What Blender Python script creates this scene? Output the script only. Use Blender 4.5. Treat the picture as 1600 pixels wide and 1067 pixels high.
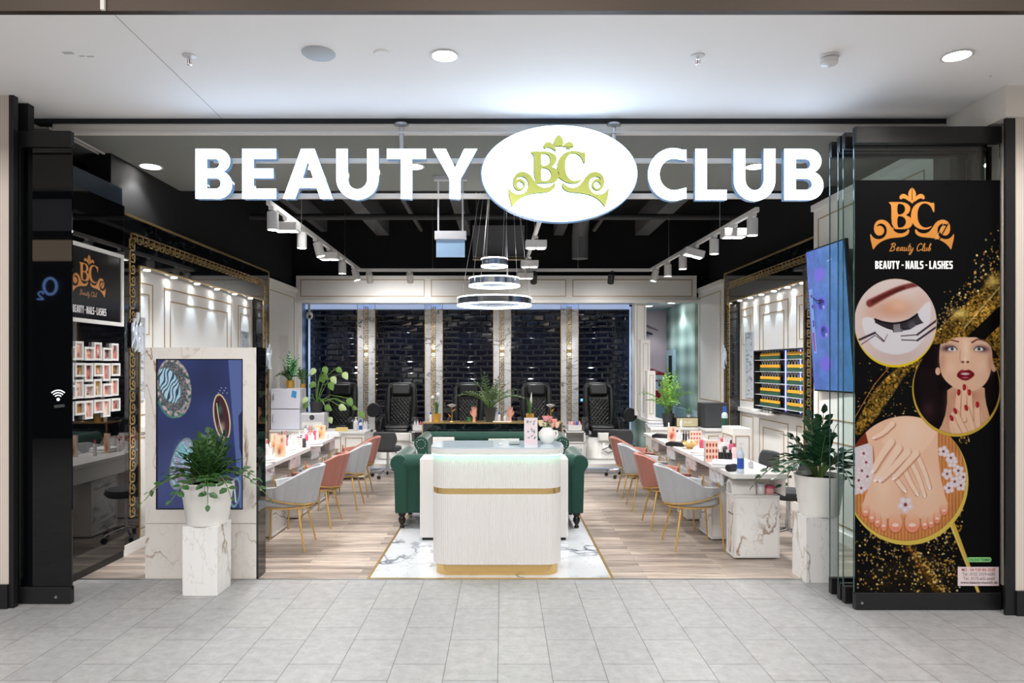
import bpy, bmesh, math, random
import numpy as np
from mathutils import Vector, Matrix
random.seed(7)
PI = math.pi
C = bpy.context.scene.collection
scene = bpy.context.scene
for o in list(bpy.data.objects): bpy.data.objects.remove(o)

# ------------------------------------------------------------------ camera, world, exposure, large lights
F = 1075.0; VX, VY, H = 785.0, 573.0, 1.6
cam_d = bpy.data.cameras.new('camera'); cam = bpy.data.objects.new('camera', cam_d); C.objects.link(cam)
cam.location = (0, 0, H); cam.rotation_euler = (PI/2, 0, 0)
cam_d.sensor_width = 36; cam_d.lens = F/1600*36
cam_d.shift_x = (800-VX)/1600; cam_d.shift_y = (VY-533.5)/1600
cam_d.clip_start = .05; cam_d.clip_end = 100
scene.camera = cam
w = bpy.data.worlds.new('world'); scene.world = w; w.use_nodes = True
w.node_tree.nodes['Background'].inputs[0].default_value = (.9, .93, 1, 1)
w.node_tree.nodes['Background'].inputs[1].default_value = .25
vs = scene.view_settings
vs.view_transform = 'Standard'; vs.look = 'None'; vs.gamma = 1; vs.use_curve_mapping = False
vs.exposure = 0.0
try: scene.display_settings.display_device = 'sRGB'
except Exception: pass

def lamp(kind, loc, energy, col=(1,1,1), rot=(0,0,0), **k):
    d = bpy.data.lights.new(kind.lower()+'_light', kind); d.energy = energy; d.color = col
    for a, b in k.items(): setattr(d, a, b)
    o = bpy.data.objects.new(kind.lower()+'_light', d); o.location = loc; o.rotation_euler = rot
    C.objects.link(o); return o
# unseen area lamps added to light the mall, high behind and beside the photographer
for x in (-4.2, 0, 4.2):
    lamp('AREA', (x, -1.6, 5.43), 345, (1, .985, .97), shape='RECTANGLE', size=2.6, size_y=3.2)
# recessed mall downlights (see the ceiling_light things)
for x, y in ((-.335, 3.98), (2.63, 3.98)):
    lamp('SPOT', (x, y, 3.36), 60, (1, .97, .93), spot_size=2.4, spot_blend=.6, shadow_soft_size=.07)

# ------------------------------------------------------------------ helpers
def lin(c):
    return tuple(((x/255)/12.92 if x/255 <= .04045 else ((x/255+.055)/1.055)**2.4) for x in c[:3])
def clean(nt):
    nt.nodes.clear(); return nt
def mat(name, col, rough=.5, metal=0, emit=None, es=1, ior=1.45, trans=0, coat=0, sheen=0, bump=None, alpha=1, spec=None):
    m = bpy.data.materials.new(name); m.use_nodes = True
    nt = m.node_tree; b = nt.nodes['Principled BSDF']
    b.inputs['Base Color'].default_value = (*lin(col), 1)
    b.inputs['Roughness'].default_value = rough; b.inputs['Metallic'].default_value = metal
    b.inputs['IOR'].default_value = ior; b.inputs['Transmission Weight'].default_value = trans
    b.inputs['Coat Weight'].default_value = coat
    if spec is not None: b.inputs['Specular IOR Level'].default_value = spec
    if sheen:
        b.inputs['Sheen Weight'].default_value = sheen; b.inputs['Sheen Roughness'].default_value = .35
    if emit:
        b.inputs['Emission Color'].default_value = (*lin(emit), 1); b.inputs['Emission Strength'].default_value = es
    if bump:
        tc = nt.nodes.new('ShaderNodeTexCoord'); n = nt.nodes.new('ShaderNodeTexNoise'); n.inputs['Scale'].default_value = bump[0]
        bp = nt.nodes.new('ShaderNodeBump'); bp.inputs['Strength'].default_value = bump[1]; bp.inputs['Distance'].default_value = .01
        nt.links.new(tc.outputs['Object'], n.inputs['Vector']); nt.links.new(n.outputs[0], bp.inputs['Height']); nt.links.new(bp.outputs[0], b.inputs['Normal'])
    return m
def ramp(nt, stops):
    r = nt.nodes.new('ShaderNodeValToRGB'); e = r.color_ramp.elements
    while len(e) < len(stops): e.new(.5)
    for i, (p, c) in enumerate(stops):
        e[i].position = p; e[i].color = (*lin(c), 1)
    return r
def mmath(nt, op, a, b=None, c=None):
    n = nt.nodes.new('ShaderNodeMath'); n.operation = op
    for i, v in enumerate((a, b, c)):
        if v is None: continue
        if isinstance(v, (int, float)): n.inputs[i].default_value = v
        else: nt.links.new(v, n.inputs[i])
    return n.outputs[0]
def coords(nt, scale=(1,1,1), rot=(0,0,0), rnd=False, loc=(0,0,0)):
    tc = nt.nodes.new('ShaderNodeTexCoord'); mp = nt.nodes.new('ShaderNodeMapping')
    mp.inputs['Scale'].default_value = scale; mp.inputs['Rotation'].default_value = rot; mp.inputs['Location'].default_value = loc
    nt.links.new(tc.outputs['Object'], mp.inputs[0])
    if rnd:
        oi = nt.nodes.new('ShaderNodeObjectInfo'); m = mmath(nt, 'MULTIPLY', oi.outputs['Random'], 30)
        cb = nt.nodes.new('ShaderNodeCombineXYZ'); nt.links.new(m, cb.inputs[0]); nt.links.new(m, cb.inputs[2])
        ad = nt.nodes.new('ShaderNodeVectorMath'); nt.links.new(mp.outputs[0], ad.inputs[0]); nt.links.new(cb.outputs[0], ad.inputs[1])
        return ad.outputs[0]
    return mp.outputs[0]
def marble(name, base, vein, vein2, scale=1.2, rough=.25, rot=(0, .7, .4), width=.035, rnd=True, amt=1.0, stretch=(1,1,2.2)):
    m = bpy.data.materials.new(name); m.use_nodes = True; nt = m.node_tree; b = nt.nodes['Principled BSDF']
    v = coords(nt, stretch, rot, rnd)
    def vein_mask(sc, wd, dist, rough_):
        n = nt.nodes.new('ShaderNodeTexNoise'); n.inputs['Scale'].default_value = sc; n.inputs['Detail'].default_value = 6
        n.inputs['Distortion'].default_value = dist; n.inputs['Roughness'].default_value = rough_
        nt.links.new(v, n.inputs['Vector'])
        a = mmath(nt, 'ABSOLUTE', mmath(nt, 'SUBTRACT', n.outputs[0], .5))
        mr = nt.nodes.new('ShaderNodeMapRange'); mr.interpolation_type = 'SMOOTHSTEP'
        nt.links.new(a, mr.inputs[0]); mr.inputs[1].default_value = 0; mr.inputs[2].default_value = wd
        mr.inputs[3].default_value = 1; mr.inputs[4].default_value = 0
        return mr.outputs[0]
    n3 = nt.nodes.new('ShaderNodeTexNoise'); n3.inputs['Scale'].default_value = scale*1.3; nt.links.new(v, n3.inputs['Vector'])
    k = nt.nodes.new('ShaderNodeMapRange'); nt.links.new(n3.outputs[0], k.inputs[0]); k.inputs[1].default_value = .4; k.inputs[2].default_value = .6
    a1 = mmath(nt, 'MULTIPLY', mmath(nt, 'MULTIPLY', vein_mask(scale, width, .6, .5), k.outputs[0]), amt)
    a2 = mmath(nt, 'MULTIPLY', vein_mask(scale*2.6, width*.6, .3, .55), .4*amt)
    mix = nt.nodes.new('ShaderNodeMix'); mix.data_type = 'RGBA'; mix.inputs[6].default_value = (*lin(base), 1); mix.inputs[7].default_value = (*lin(vein2), 1)
    nt.links.new(a2, mix.inputs[0])
    mix2 = nt.nodes.new('ShaderNodeMix'); mix2.data_type = 'RGBA'; nt.links.new(mix.outputs[2], mix2.inputs[6]); mix2.inputs[7].default_value = (*lin(vein), 1)
    nt.links.new(a1, mix2.inputs[0]); nt.links.new(mix2.outputs[2], b.inputs['Base Color'])
    b.inputs['Roughness'].default_value = rough
    return m
def vcol(name, rough=.4, emit=0):
    m = bpy.data.materials.new(name); m.use_nodes = True; nt = m.node_tree; b = nt.nodes['Principled BSDF']
    a = nt.nodes.new('ShaderNodeAttribute'); a.attribute_name = 'art'
    if emit:
        b.inputs['Base Color'].default_value = (.01,.01,.01,1); nt.links.new(a.outputs['Color'], b.inputs['Emission Color']); b.inputs['Emission Strength'].default_value = emit
    else: nt.links.new(a.outputs['Color'], b.inputs['Base Color'])
    b.inputs['Roughness'].default_value = rough
    return m

class MB:
    def __init__(s): s.v = []; s.f = []
    def add(s, vs, fs):
        o = len(s.v); s.v += [tuple(p) for p in vs]; s.f += [tuple(i+o for i in f) for f in fs]; return s
    def box(s, x0, x1, y0, y1, z0, z1):
        return s.add([(x0,y0,z0),(x1,y0,z0),(x1,y1,z0),(x0,y1,z0),(x0,y0,z1),(x1,y0,z1),(x1,y1,z1),(x0,y1,z1)],
                     [(0,3,2,1),(4,5,6,7),(0,1,5,4),(1,2,6,5),(2,3,7,6),(3,0,4,7)])
    def obox(s, c, sz, rot=(0,0,0)):
        M = Matrix.Translation(c) @ Matrix.Rotation(rot[2],4,'Z') @ Matrix.Rotation(rot[1],4,'Y') @ Matrix.Rotation(rot[0],4,'X')
        x,y,z = [q/2 for q in sz]
        vs = [M @ Vector(p) for p in [(-x,-y,-z),(x,-y,-z),(x,y,-z),(-x,y,-z),(-x,-y,z),(x,-y,z),(x,y,z),(-x,y,z)]]
        return s.add(vs, [(0,3,2,1),(4,5,6,7),(0,1,5,4),(1,2,6,5),(2,3,7,6),(3,0,4,7)])
    def quad(s, a, b, c, d): return s.add([a,b,c,d], [(0,1,2,3)])
    def tube(s, pts, r, n=8, closed=False, caps=True):
        pts = [Vector(p) for p in pts]; m = len(pts); rs = r if isinstance(r, (list, tuple)) else [r]*m
        vs = []; up = None
        for i in range(m):
            if closed: t = pts[(i+1)%m]-pts[i-1]
            else: t = pts[min(i+1,m-1)]-pts[max(i-1,0)]
            t.normalize()
            if up is None:
                up = Vector((0,0,1)) if abs(t.z) < .9 else Vector((1,0,0))
            a = up - t*up.dot(t)
            if a.length < 1e-4: a = t.orthogonal()
            a.normalize(); up = a; b = t.cross(a)
            for k in range(n):
                an = 2*PI*k/n; vs.append(pts[i] + (a*math.cos(an)+b*math.sin(an))*rs[i])
        fs = []
        for i in range(m if closed else m-1):
            j = (i+1) % m
            for k in range(n): fs.append((i*n+k, i*n+(k+1)%n, j*n+(k+1)%n, j*n+k))
        if caps and not closed: fs += [tuple(range(n))[::-1], tuple((m-1)*n+k for k in range(n))]
        return s.add(vs, fs)
    def cyl(s, p0, p1, r0, r1=None, n=16): return s.tube([p0, p1], [r0, r0 if r1 is None else r1], n)
    def lathe(s, prof, n=24, c=(0,0,0), axis='Z'):
        vs = []
        for r, z in prof:
            for k in range(n):
                a = 2*PI*k/n; p = (r*math.cos(a), r*math.sin(a), z)
                if axis == 'Y': p = (p[0], p[2], p[1])
                if axis == 'X': p = (p[2], p[0], p[1])
                vs.append((c[0]+p[0], c[1]+p[1], c[2]+p[2]))
        fs = []; m = len(prof)
        for i in range(m-1):
            for k in range(n): fs.append((i*n+k, i*n+(k+1)%n, (i+1)*n+(k+1)%n, (i+1)*n+k))
        ring = prof[0] == prof[-1]
        if prof[0][0] > 1e-6 and not ring: fs.append(tuple(range(n))[::-1])
        if prof[-1][0] > 1e-6 and not ring: fs.append(tuple((m-1)*n+k for k in range(n)))
        return s.add(vs, fs)
    def ell(s, c, r, n=12, m=8):
        return s.lathe([(math.sin(PI*i/m)*1.0 or 1e-7, -math.cos(PI*i/m)) for i in range(m+1)], n)._scale_last(n*(m+1), c, r)
    def _scale_last(s, cnt, c, r):
        for i in range(len(s.v)-cnt, len(s.v)):
            p = s.v[i]; s.v[i] = (c[0]+p[0]*r[0], c[1]+p[1]*r[1], c[2]+p[2]*r[2])
        return s
    def poly(s, pl, a0, a1, fn):
        """extrude closed 2-D outline pl between a0 and a1; fn(u,v,a)->xyz"""
        n = len(pl); vs = [fn(u,v,a0) for u,v in pl]+[fn(u,v,a1) for u,v in pl]
        fs = [tuple(range(n)), tuple(range(2*n-1, n-1, -1))]+[(i,(i+1)%n,(i+1)%n+n,i+n) for i in range(n)]
        return s.add(vs, fs)
    def rbox(s, x0, x1, y0, y1, z0, z1, r=.05, n=6):
        pl = rrect(x0, x1, y0, y1, r, n)
        return s.poly(pl, z0, z1, lambda u,v,a: (u,v,a))
    def grid(s, fn, nu, nv, cu=False, cv=False):
        vs = [fn(i/(nu if cu else nu-1), j/(nv if cv else nv-1)) for i in range(nu) for j in range(nv)]
        fs = []
        for i in range(nu if cu else nu-1):
            for j in range(nv if cv else nv-1):
                a, b = (i+1) % nu, (j+1) % nv; fs.append((i*nv+j, a*nv+j, a*nv+b, i*nv+b))
        return s.add(vs, fs)
    def build(s, name, m, parent=None, smooth=False, bevel=0, loc=(0,0,0), rot=(0,0,0), solid=0, sub=0, angle=.7, seg=2):
        me = bpy.data.meshes.new(name)
        bm = bmesh.new(); bv = [bm.verts.new(p) for p in s.v]
        for f in s.f:
            try: bm.faces.new([bv[i] for i in f])
            except Exception: pass
        bmesh.ops.recalc_face_normals(bm, faces=bm.faces); bm.to_mesh(me); bm.free()
        if smooth:
            me.shade_smooth(); me.set_sharp_from_angle(angle=angle)
        me.materials.append(m)
        return link(name, me, parent, loc, rot, solid, sub, bevel, seg)
def link(name, me, parent=None, loc=(0,0,0), rot=(0,0,0), solid=0, sub=0, bevel=0, seg=2):
    o = bpy.data.objects.new(name, me); C.objects.link(o); o.location = loc; o.rotation_euler = rot
    if parent: o.parent = parent
    if solid: md = o.modifiers.new('solid', 'SOLIDIFY'); md.thickness = solid; md.offset = 0
    if sub: md = o.modifiers.new('sub', 'SUBSURF'); md.levels = md.render_levels = sub
    if bevel:
        md = o.modifiers.new('bevel', 'BEVEL'); md.width = bevel; md.segments = seg; md.limit_method = 'ANGLE'
    return o
def rrect(x0, x1, y0, y1, r, n=6):
    pl = []
    for cx, cy, a0 in ((x1-r,y1-r,0),(x0+r,y1-r,PI/2),(x0+r,y0+r,PI),(x1-r,y0+r,1.5*PI)):
        for k in range(n+1):
            a = a0+PI/2*k/n; pl.append((cx+r*math.cos(a), cy+r*math.sin(a)))
    return pl
def tag(o, label=None, cat=None, group=None, kind=None):
    if label: o['label'] = label
    if cat: o['category'] = cat
    if group: o['group'] = group
    if kind: o['kind'] = kind
    return o
def thing(name, label, cat, loc=(0,0,0), rz=0, group=None):
    o = bpy.data.objects.new(name, None); C.objects.link(o); o.location = loc; o.rotation_euler = (0,0,rz); o.empty_display_size = .1
    return tag(o, label, cat, group)
def struct(mb, name, m, parent=None, **k):
    o = mb.build(name, m, parent, **k) if isinstance(mb, MB) else mb
    o['kind'] = 'structure'; return o
def copy_tree(o, label, loc, rz=0, group=None, sub=None):
    def cp(a, par):
        c = a.copy(); C.objects.link(c)
        if par: c.parent = par
        for ch in a.children: cp(ch, c)
        return c
    c = cp(o, None); c.location = loc; c.rotation_euler = (0,0,rz); c['label'] = label
    if group: c['group'] = group
    return c
def at(px, py, Y): return ((px-VX)*Y/F, Y, H-(py-VY)*Y/F)
def on(px, py, Z=.72):
    s = (py-VY)/(H-Z); return ((px-VX)/s, F/s, Z)
def curve_mesh(polys, ext, bev=0, res=4):
    """filled 2-D outlines (holes by overlap) -> mesh in XY plane, extruded +-ext"""
    cu = bpy.data.curves.new('tmp', 'CURVE'); cu.dimensions = '2D'; cu.fill_mode = 'BOTH'; cu.extrude = ext; cu.bevel_depth = bev; cu.bevel_resolution = 1
    for pl in polys:
        sp = cu.splines.new('POLY'); sp.points.add(len(pl)-1); sp.use_cyclic_u = True
        for i, (x, y) in enumerate(pl): sp.points[i].co = (x, y, 0, 1)
    o = bpy.data.objects.new('tmp', cu); C.objects.link(o); dg = bpy.context.evaluated_depsgraph_get(); dg.update()
    me = bpy.data.meshes.new_from_object(o.evaluated_get(dg)); bpy.data.objects.remove(o); bpy.data.curves.remove(cu)
    return me
def text_obj(name, body, m, parent, x0, x1, ztop, zbot, Y, ext=.001, bold=.0, shear=0, plane='front'):
    """writing fitted into a rectangle, standing upright and facing -Y (or, plane 'left', on a wall whose face looks +X)"""
    cu = bpy.data.curves.new('tmp', 'FONT'); cu.body = body; cu.extrude = 0; cu.offset = bold; cu.shear = shear; cu.size = 1
    o = bpy.data.objects.new('tmp', cu); C.objects.link(o); dg = bpy.context.evaluated_depsgraph_get(); dg.update()
    me = bpy.data.meshes.new_from_object(o.evaluated_get(dg)); bpy.data.objects.remove(o)
    co = np.empty(len(me.vertices)*3); me.vertices.foreach_get('co', co); co = co.reshape(-1, 3)
    mn, mx = co.min(0), co.max(0)
    u = (co[:,0]-mn[0])/(mx[0]-mn[0]); v = (co[:,1]-mn[1])/(mx[1]-mn[1])
    out = np.zeros_like(co)
    if plane == 'front': out[:,0] = x0+u*(x1-x0); out[:,1] = Y
    else: out[:,1] = x0+u*(x1-x0); out[:,0] = Y
    out[:,2] = zbot+v*(ztop-zbot)
    me.vertices.foreach_set('co', out.ravel()); me.update(); me.materials.clear(); me.materials.append(m)
    me.name = name
    return link(name, me, parent)
def chaikin(pl, it=2, closed=True):
    for _ in range(it):
        out = []; n = len(pl)
        for i in range(n if closed else n-1):
            a, b = pl[i], pl[(i+1) % n]
            out += [(a[0]*.75+b[0]*.25, a[1]*.75+b[1]*.25), (a[0]*.25+b[0]*.75, a[1]*.25+b[1]*.75)]
        if not closed: out = [pl[0]]+out+[pl[-1]]
        pl = out
    return pl

# ------------------------------------------------------------------ painter for printed pictures and screens
class Art:
    def __init__(s, x0, y0, x1, y1, ss, bg):
        s.x0, s.y0, s.ss = x0, y0, ss
        s.w = int((x1-x0)*ss)+1; s.h = int((y1-y0)*ss)+1; s.x1, s.y1 = x1, y1
        s.a = np.zeros((s.h, s.w, 3)); s.a[:] = bg
        s.X, s.Y = np.meshgrid(np.linspace(x0, x1, s.w), np.linspace(y0, y1, s.h)); s.clip = None
    def _sl(s, xa, ya, xb, yb):
        i0 = max(0, int((xa-s.x0)*s.ss)-1); i1 = min(s.w, int((xb-s.x0)*s.ss)+3)
        j0 = max(0, int((ya-s.y0)*s.ss)-1); j1 = min(s.h, int((yb-s.y0)*s.ss)+3)
        return (slice(j0, j1), slice(i0, i1)) if i1 > i0 and j1 > j0 else None
    def put(s, sl, al, col, op=1):
        if s.clip is not None: al = al*s.clip[sl]
        al = (al*op)[..., None]; s.a[sl] = s.a[sl]*(1-al)+np.asarray(col, float)*al
    def ell(s, cx, cy, rx, ry, col, ang=0, soft=.6, op=1):
        R = max(rx, ry)+soft+1; sl = s._sl(cx-R, cy-R, cx+R, cy+R)
        if not sl: return
        dx, dy = s.X[sl]-cx, s.Y[sl]-cy; c, n = math.cos(ang), math.sin(ang)
        u, v = dx*c+dy*n, -dx*n+dy*c
        d = (np.sqrt((u/rx)**2+(v/ry)**2)-1)*min(rx, ry)
        s.put(sl, np.clip(.5-d/soft, 0, 1), col, op)
    def blob(s, cx, cy, rx, ry, col, op=1, ang=0):
        R = 2.6*max(rx, ry); sl = s._sl(cx-R, cy-R, cx+R, cy+R)
        if not sl: return
        dx, dy = s.X[sl]-cx, s.Y[sl]-cy; c, n = math.cos(ang), math.sin(ang)
        u, v = dx*c+dy*n, -dx*n+dy*c
        s.put(sl, np.exp(-((u/rx)**2+(v/ry)**2)), col, op)
    def _dist(s, sl, pts):
        X, Y = s.X[sl], s.Y[sl]; d = np.full(X.shape, 1e9)
        for (ax, ay), (bx, by) in pts:
            ex, ey = bx-ax, by-ay; L = ex*ex+ey*ey+1e-12
            t = np.clip(((X-ax)*ex+(Y-ay)*ey)/L, 0, 1); d = np.minimum(d, (X-ax-t*ex)**2+(Y-ay-t*ey)**2)
        return np.sqrt(d)
    def poly(s, pl, col, soft=.6, op=1, smooth=0):
        if smooth: pl = chaikin(pl, smooth)
        xs = [p[0] for p in pl]; ys = [p[1] for p in pl]; sl = s._sl(min(xs)-soft, min(ys)-soft, max(xs)+soft, max(ys)+soft)
        if not sl: return
        X, Y = s.X[sl], s.Y[sl]; ins = np.zeros(X.shape, bool); n = len(pl)
        for i in range(n):
            (ax, ay), (bx, by) = pl[i], pl[(i+1) % n]
            if ay == by: continue
            ins ^= ((ay > Y) != (by > Y)) & (X < (bx-ax)*(Y-ay)/(by-ay)+ax)
        d = s._dist(sl, [(pl[i], pl[(i+1) % n]) for i in range(n)])
        d = np.where(ins, -d, d); s.put(sl, np.clip(.5-d/soft, 0, 1), col, op)
    def line(s, pl, w, col, soft=.6, op=1, smooth=0, w2=None):
        if smooth: pl = chaikin(pl, smooth, False)
        xs = [p[0] for p in pl]; ys = [p[1] for p in pl]; m = w+soft+1; sl = s._sl(min(xs)-m, min(ys)-m, max(xs)+m, max(ys)+m)
        if not sl: return
        n = len(pl)-1
        if w2 is None:
            d = s._dist(sl, [(pl[i], pl[i+1]) for i in range(n)])-w/2
        else:
            d = np.full(s.X[sl].shape, 1e9)
            for i in range(n):
                ww = w+(w2-w)*(i+.5)/n; d = np.minimum(d, s._dist(sl, [(pl[i], pl[i+1])])-ww/2)
        s.put(sl, np.clip(.5-d/soft, 0, 1), col, op)
    def noise(s, cell, seed=0):
        r = np.random.RandomState(seed); gw = int((s.x1-s.x0)/cell)+3; gh = int((s.y1-s.y0)/cell)+3
        g = r.rand(gh, gw); u = (s.X-s.x0)/cell; v = (s.Y-s.y0)/cell; i = u.astype(int); j = v.astype(int)
        fu = u-i; fv = v-j; fu = fu*fu*(3-2*fu); fv = fv*fv*(3-2*fv)
        return (g[j,i]*(1-fu)+g[j,i+1]*fu)*(1-fv)+(g[j+1,i]*(1-fu)+g[j+1,i+1]*fu)*fv
    def mesh(s, name, m, fn, parent=None, gain=1):
        """fn(U,V) arrays in 0..1 (V down) -> (N,3)"""
        U, V = np.meshgrid(np.linspace(0,1,s.w), np.linspace(0,1,s.h)); co = fn(U.ravel(), V.ravel())
        n = s.w*s.h; idx = np.arange(n).reshape(s.h, s.w)
        q = np.stack([idx[:-1,:-1], idx[1:,:-1], idx[1:,1:], idx[:-1,1:]], -1).reshape(-1, 4)
        me = bpy.data.meshes.new(name); me.vertices.add(n); me.vertices.foreach_set('co', co.astype(np.float32).ravel())
        me.loops.add(q.size); me.loops.foreach_set('vertex_index', q.astype(np.int32).ravel())
        me.polygons.add(len(q)); me.polygons.foreach_set('loop_start', np.arange(0, q.size, 4, dtype=np.int32))
        me.update(calc_edges=True); me.validate()
        at_ = me.color_attributes.new('art', 'FLOAT_COLOR', 'POINT')
        c = np.clip(s.a/255, 0, 1); c = np.where(c <= .04045, c/12.92, ((c+.055)/1.055)**2.4)*gain
        rgba = np.ones((n, 4), np.float32); rgba[:, :3] = c.reshape(-1, 3); at_.data.foreach_set('color', rgba.ravel())
        me.materials.append(m)
        return link(name, me, parent)

# brand-mark outlines, y down, in the picture's own units
WING = [(215,762),(204,705),(188,650),(184,580),(212,628),(262,650),(318,640),(352,604),(362,552),(346,508),(306,484),(262,496),(252,528),(262,512),(296,508),(326,530),(336,568),(316,602),(276,614),(240,596),(222,545),(232,488),(268,452),(322,446),(372,470),(408,522),(442,572),(500,592),(560,576),(588,536),(598,568),(580,602),(530,626),(450,632),(380,640),(300,670),(245,715)]
CURL = [(262,545),(285,528),(312,545),(318,572),(298,594),(268,590),(256,570)]
LEAF = [(625,118),(600,142),(583,178),(586,222),(605,262),(625,290),(645,262),(664,222),(667,178),(650,142)]
SIDE = [(606,272),(596,232),(574,200),(536,182),(505,194),(490,220),(498,240),(512,242),(528,230),(556,236),(580,252)]
LB = [(372,268),(500,268),(565,278),(606,312),(606,352),(586,386),(556,402),(604,420),(632,462),(624,508),(590,538),(530,546),(412,546),(426,520),(408,480),(408,310),(396,288)]
LB1 = [(470,286),(508,286),(540,300),(554,340),(540,378),(508,396),(470,396)]
LB2 = [(470,412),(512,412),(548,430),(564,472),(546,512),(512,530),(470,528)]
LC = [(858,268),(860,372),(846,372),(828,322),(790,288),(745,280),(705,306),(684,356),(680,404),(688,462),(716,510),(762,532),(812,520),(838,506),(806,542),(750,552),(690,540),(642,506),(614,450),(612,390),(630,326),(676,280),(740,262),(800,268),(836,282)]
def mir(p): return [(1250-x, y) for x, y in p][::-1]
def logo_polys():
    sm = lambda p: chaikin(p, 2)
    return [sm(WING), sm(mir(WING)), sm(LEAF), sm(SIDE), sm(mir(SIDE)), chaikin(LB,1), sm(LB1), sm(LB2), chaikin(LC,1)]
GL = {'B': ([[(.2,0),(.5,2)], [(0,1.7),(.5,2.05),(1.1,1.9),(1.1,1.3),(.5,1.1),(1.1,1.0),(1.25,.4),(.8,0),(.1,.05)]], 1.5),
 'e': ([[(0,.45),(.5,.6),(.55,.95),(.25,1),(.05,.5),(.25,0),(.7,.25)]], .75), 'a': ([[(.7,.9),(.3,1),(.05,.5),(.25,0),(.6,.4),(.7,1),(.65,.2),(.95,.15)]], .95),
 'u': ([[(0,.9),(.1,1),(.05,.2),(.3,0),(.6,.4),(.65,1),(.62,.2),(.9,.15)]], .9), 't': ([[(.2,1.8),(.1,.3),(.3,0),(.55,.2)], [(-.1,1.2),(.5,1.25)]], .55),
 'y': ([[(0,1),(.05,.3),(.3,.1),(.6,.5),(.65,1),(.55,-.5),(.2,-1),(-.05,-.6),(.7,.2)]], .85), 'C': ([[(1.2,1.6),(.9,2),(.3,1.7),(.1,.8),(.4,0),(.9,.1),(1.2,.4)]], 1.3),
 'l': ([[(0,.3),(.4,1.5),(.35,2),(.15,1.8),(.1,.4),(.25,0),(.5,.2)]], .5), 'b': ([[(0,.3),(.35,1.6),(.3,2),(.12,1.7),(.1,.2),(.4,0),(.65,.5),(.35,.9),(.15,.6)]], .8), ' ': ([], .5)}
def paint_logo(A, sc, ox, oy, col, script=True):
    T = lambda p: [(ox+x*sc, oy+y*sc) for x, y in p]
    dark = (18,18,19)
    for p in (WING, mir(WING), LEAF, SIDE, mir(SIDE)): A.poly(T(chaikin(p, 2)), col)
    A.poly(T(chaikin(CURL,2)), col); A.poly(T(chaikin(mir(CURL),2)), col)
    A.line(T([(625,130),(625,250)]), 6*sc, dark)
    A.poly(T(chaikin(LB,1)), col); A.poly(T(chaikin(LB1,2)), dark); A.poly(T(chaikin(LB2,2)), dark); A.poly(T(chaikin(LC,1)), col)
    A.line(T([(400,480),(440,545),(500,572),(560,560)]), 7*sc, dark, smooth=2); A.line(T([(690,560),(750,578),(810,560),(850,500)]), 7*sc, dark, smooth=2)
    A.line(T([(1000,490),(905,660)]), 12*sc, dark); A.line(T([(960,480),(870,650)]), 8*sc, (235,200,150), op=.7)
    if script:
        x = 385
        k = 38
        for ch in 'Beauty Club':
            st, adv = GL[ch]
            for s_ in st:
                A.line(T([(x+(px+py*.28)*k*1.08, 768-py*k*1.05) for px, py in s_]), 8.5*sc, col, smooth=2)
            x += adv*k*1.22
# ------------------------------------------------------------------ materials
M = {}
M['white'] = mat('white_lacquer', (222,220,218), .28)
M['wallwhite'] = mat('white_panel_paint', (234,232,229), .4)
M['ceiling'] = mat('ceiling_paint', (244,242,240), .85)
M['soffit'] = mat('grey_soffit_paint', (132,134,130), .8)
M['black'] = mat('black_paint', (15,15,17), .85)
M['duct'] = mat('dark_grey_duct', (104,104,106), .6)
M['blackmetal'] = mat('black_powder_coat', (26,26,28), .4)
M['blackglass'] = mat('black_glass', (8,8,10), .03, ior=1.7)
M['gloss'] = mat('black_gloss_wall', (6,6,8), .02, ior=2.1); M['darkleaf'] = mat('dark_glass', (7,8,10), .02, ior=1.5)
M['bronze'] = mat('bronze_fascia', (62,51,42), .45, metal=.5)
M['beige'] = mat('beige_header', (226,220,212), .5)
M['gold'] = mat('gold', (222,188,126), .24, metal=.75)
M['brass'] = mat('brass_leg', (216,176,106), .3, metal=.75)
M['goldline'] = mat('dull_gold_line', (176,150,112), .5, metal=.2)
M['steel'] = mat('brushed_steel', (190,190,190), .3, metal=1)
M['chrome'] = mat('chrome', (225,225,228), .08, metal=1)
M['leather'] = mat('black_leather', (20,20,22), .3, bump=(60,.15))
M['leather2'] = mat('black_plastic', (30,30,32), .35)
M['dgrey'] = mat('charcoal', (62,64,66), .5)
M['green'] = mat('green_velvet', (14,62,50), .75, sheen=.45, bump=(25,.3))
M['greyv'] = mat('grey_velvet', (160,161,165), .8, sheen=.25, bump=(30,.3))
M['pinkv'] = mat('pink_velvet', (160,104,92), .8, sheen=.25, bump=(30,.3))
M['darkwood'] = mat('dark_turned_wood', (28,22,20), .35)
M['pot'] = mat('white_plastic_pot', (232,230,226), .45)
M['darkpot'] = mat('dark_grey_pot', (52,52,54), .5)
M['goldpot'] = mat('gold_ceramic_pot', (214,170,84), .3, metal=.6)
M['soil'] = mat('soil', (45,32,24), .9)
M['leaf'] = mat('dark_green_leaf', (28,66,38), .35, bump=(40,.2))
M['leaf2'] = mat('mid_green_leaf', (72,118,58), .4)
M['leaf3'] = mat('light_green_leaf', (100,134,66), .45)
M['stem'] = mat('green_stem', (84,112,52), .6)
M['glass'] = mat('clear_glass', (235,250,246), .02, trans=1, ior=1.45)
M['greenglass'] = mat('green_tinted_glass_edge', (52,84,80), .1)
M['pane'] = None
M['led'] = mat('cool_led', (255,255,255), .5, emit=(235,243,255), es=14)
M['ledsoft'] = mat('lamp_lens', (255,255,255), .5, emit=(255,252,246), es=9)
M['ledblue'] = mat('blue_led_strip', (170,190,225), .5, emit=(178,198,236), es=.5)
M['ledblue2'] = mat('blue_dots_strip', (120,120,255), .5, emit=(110,120,255), es=6)
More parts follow.
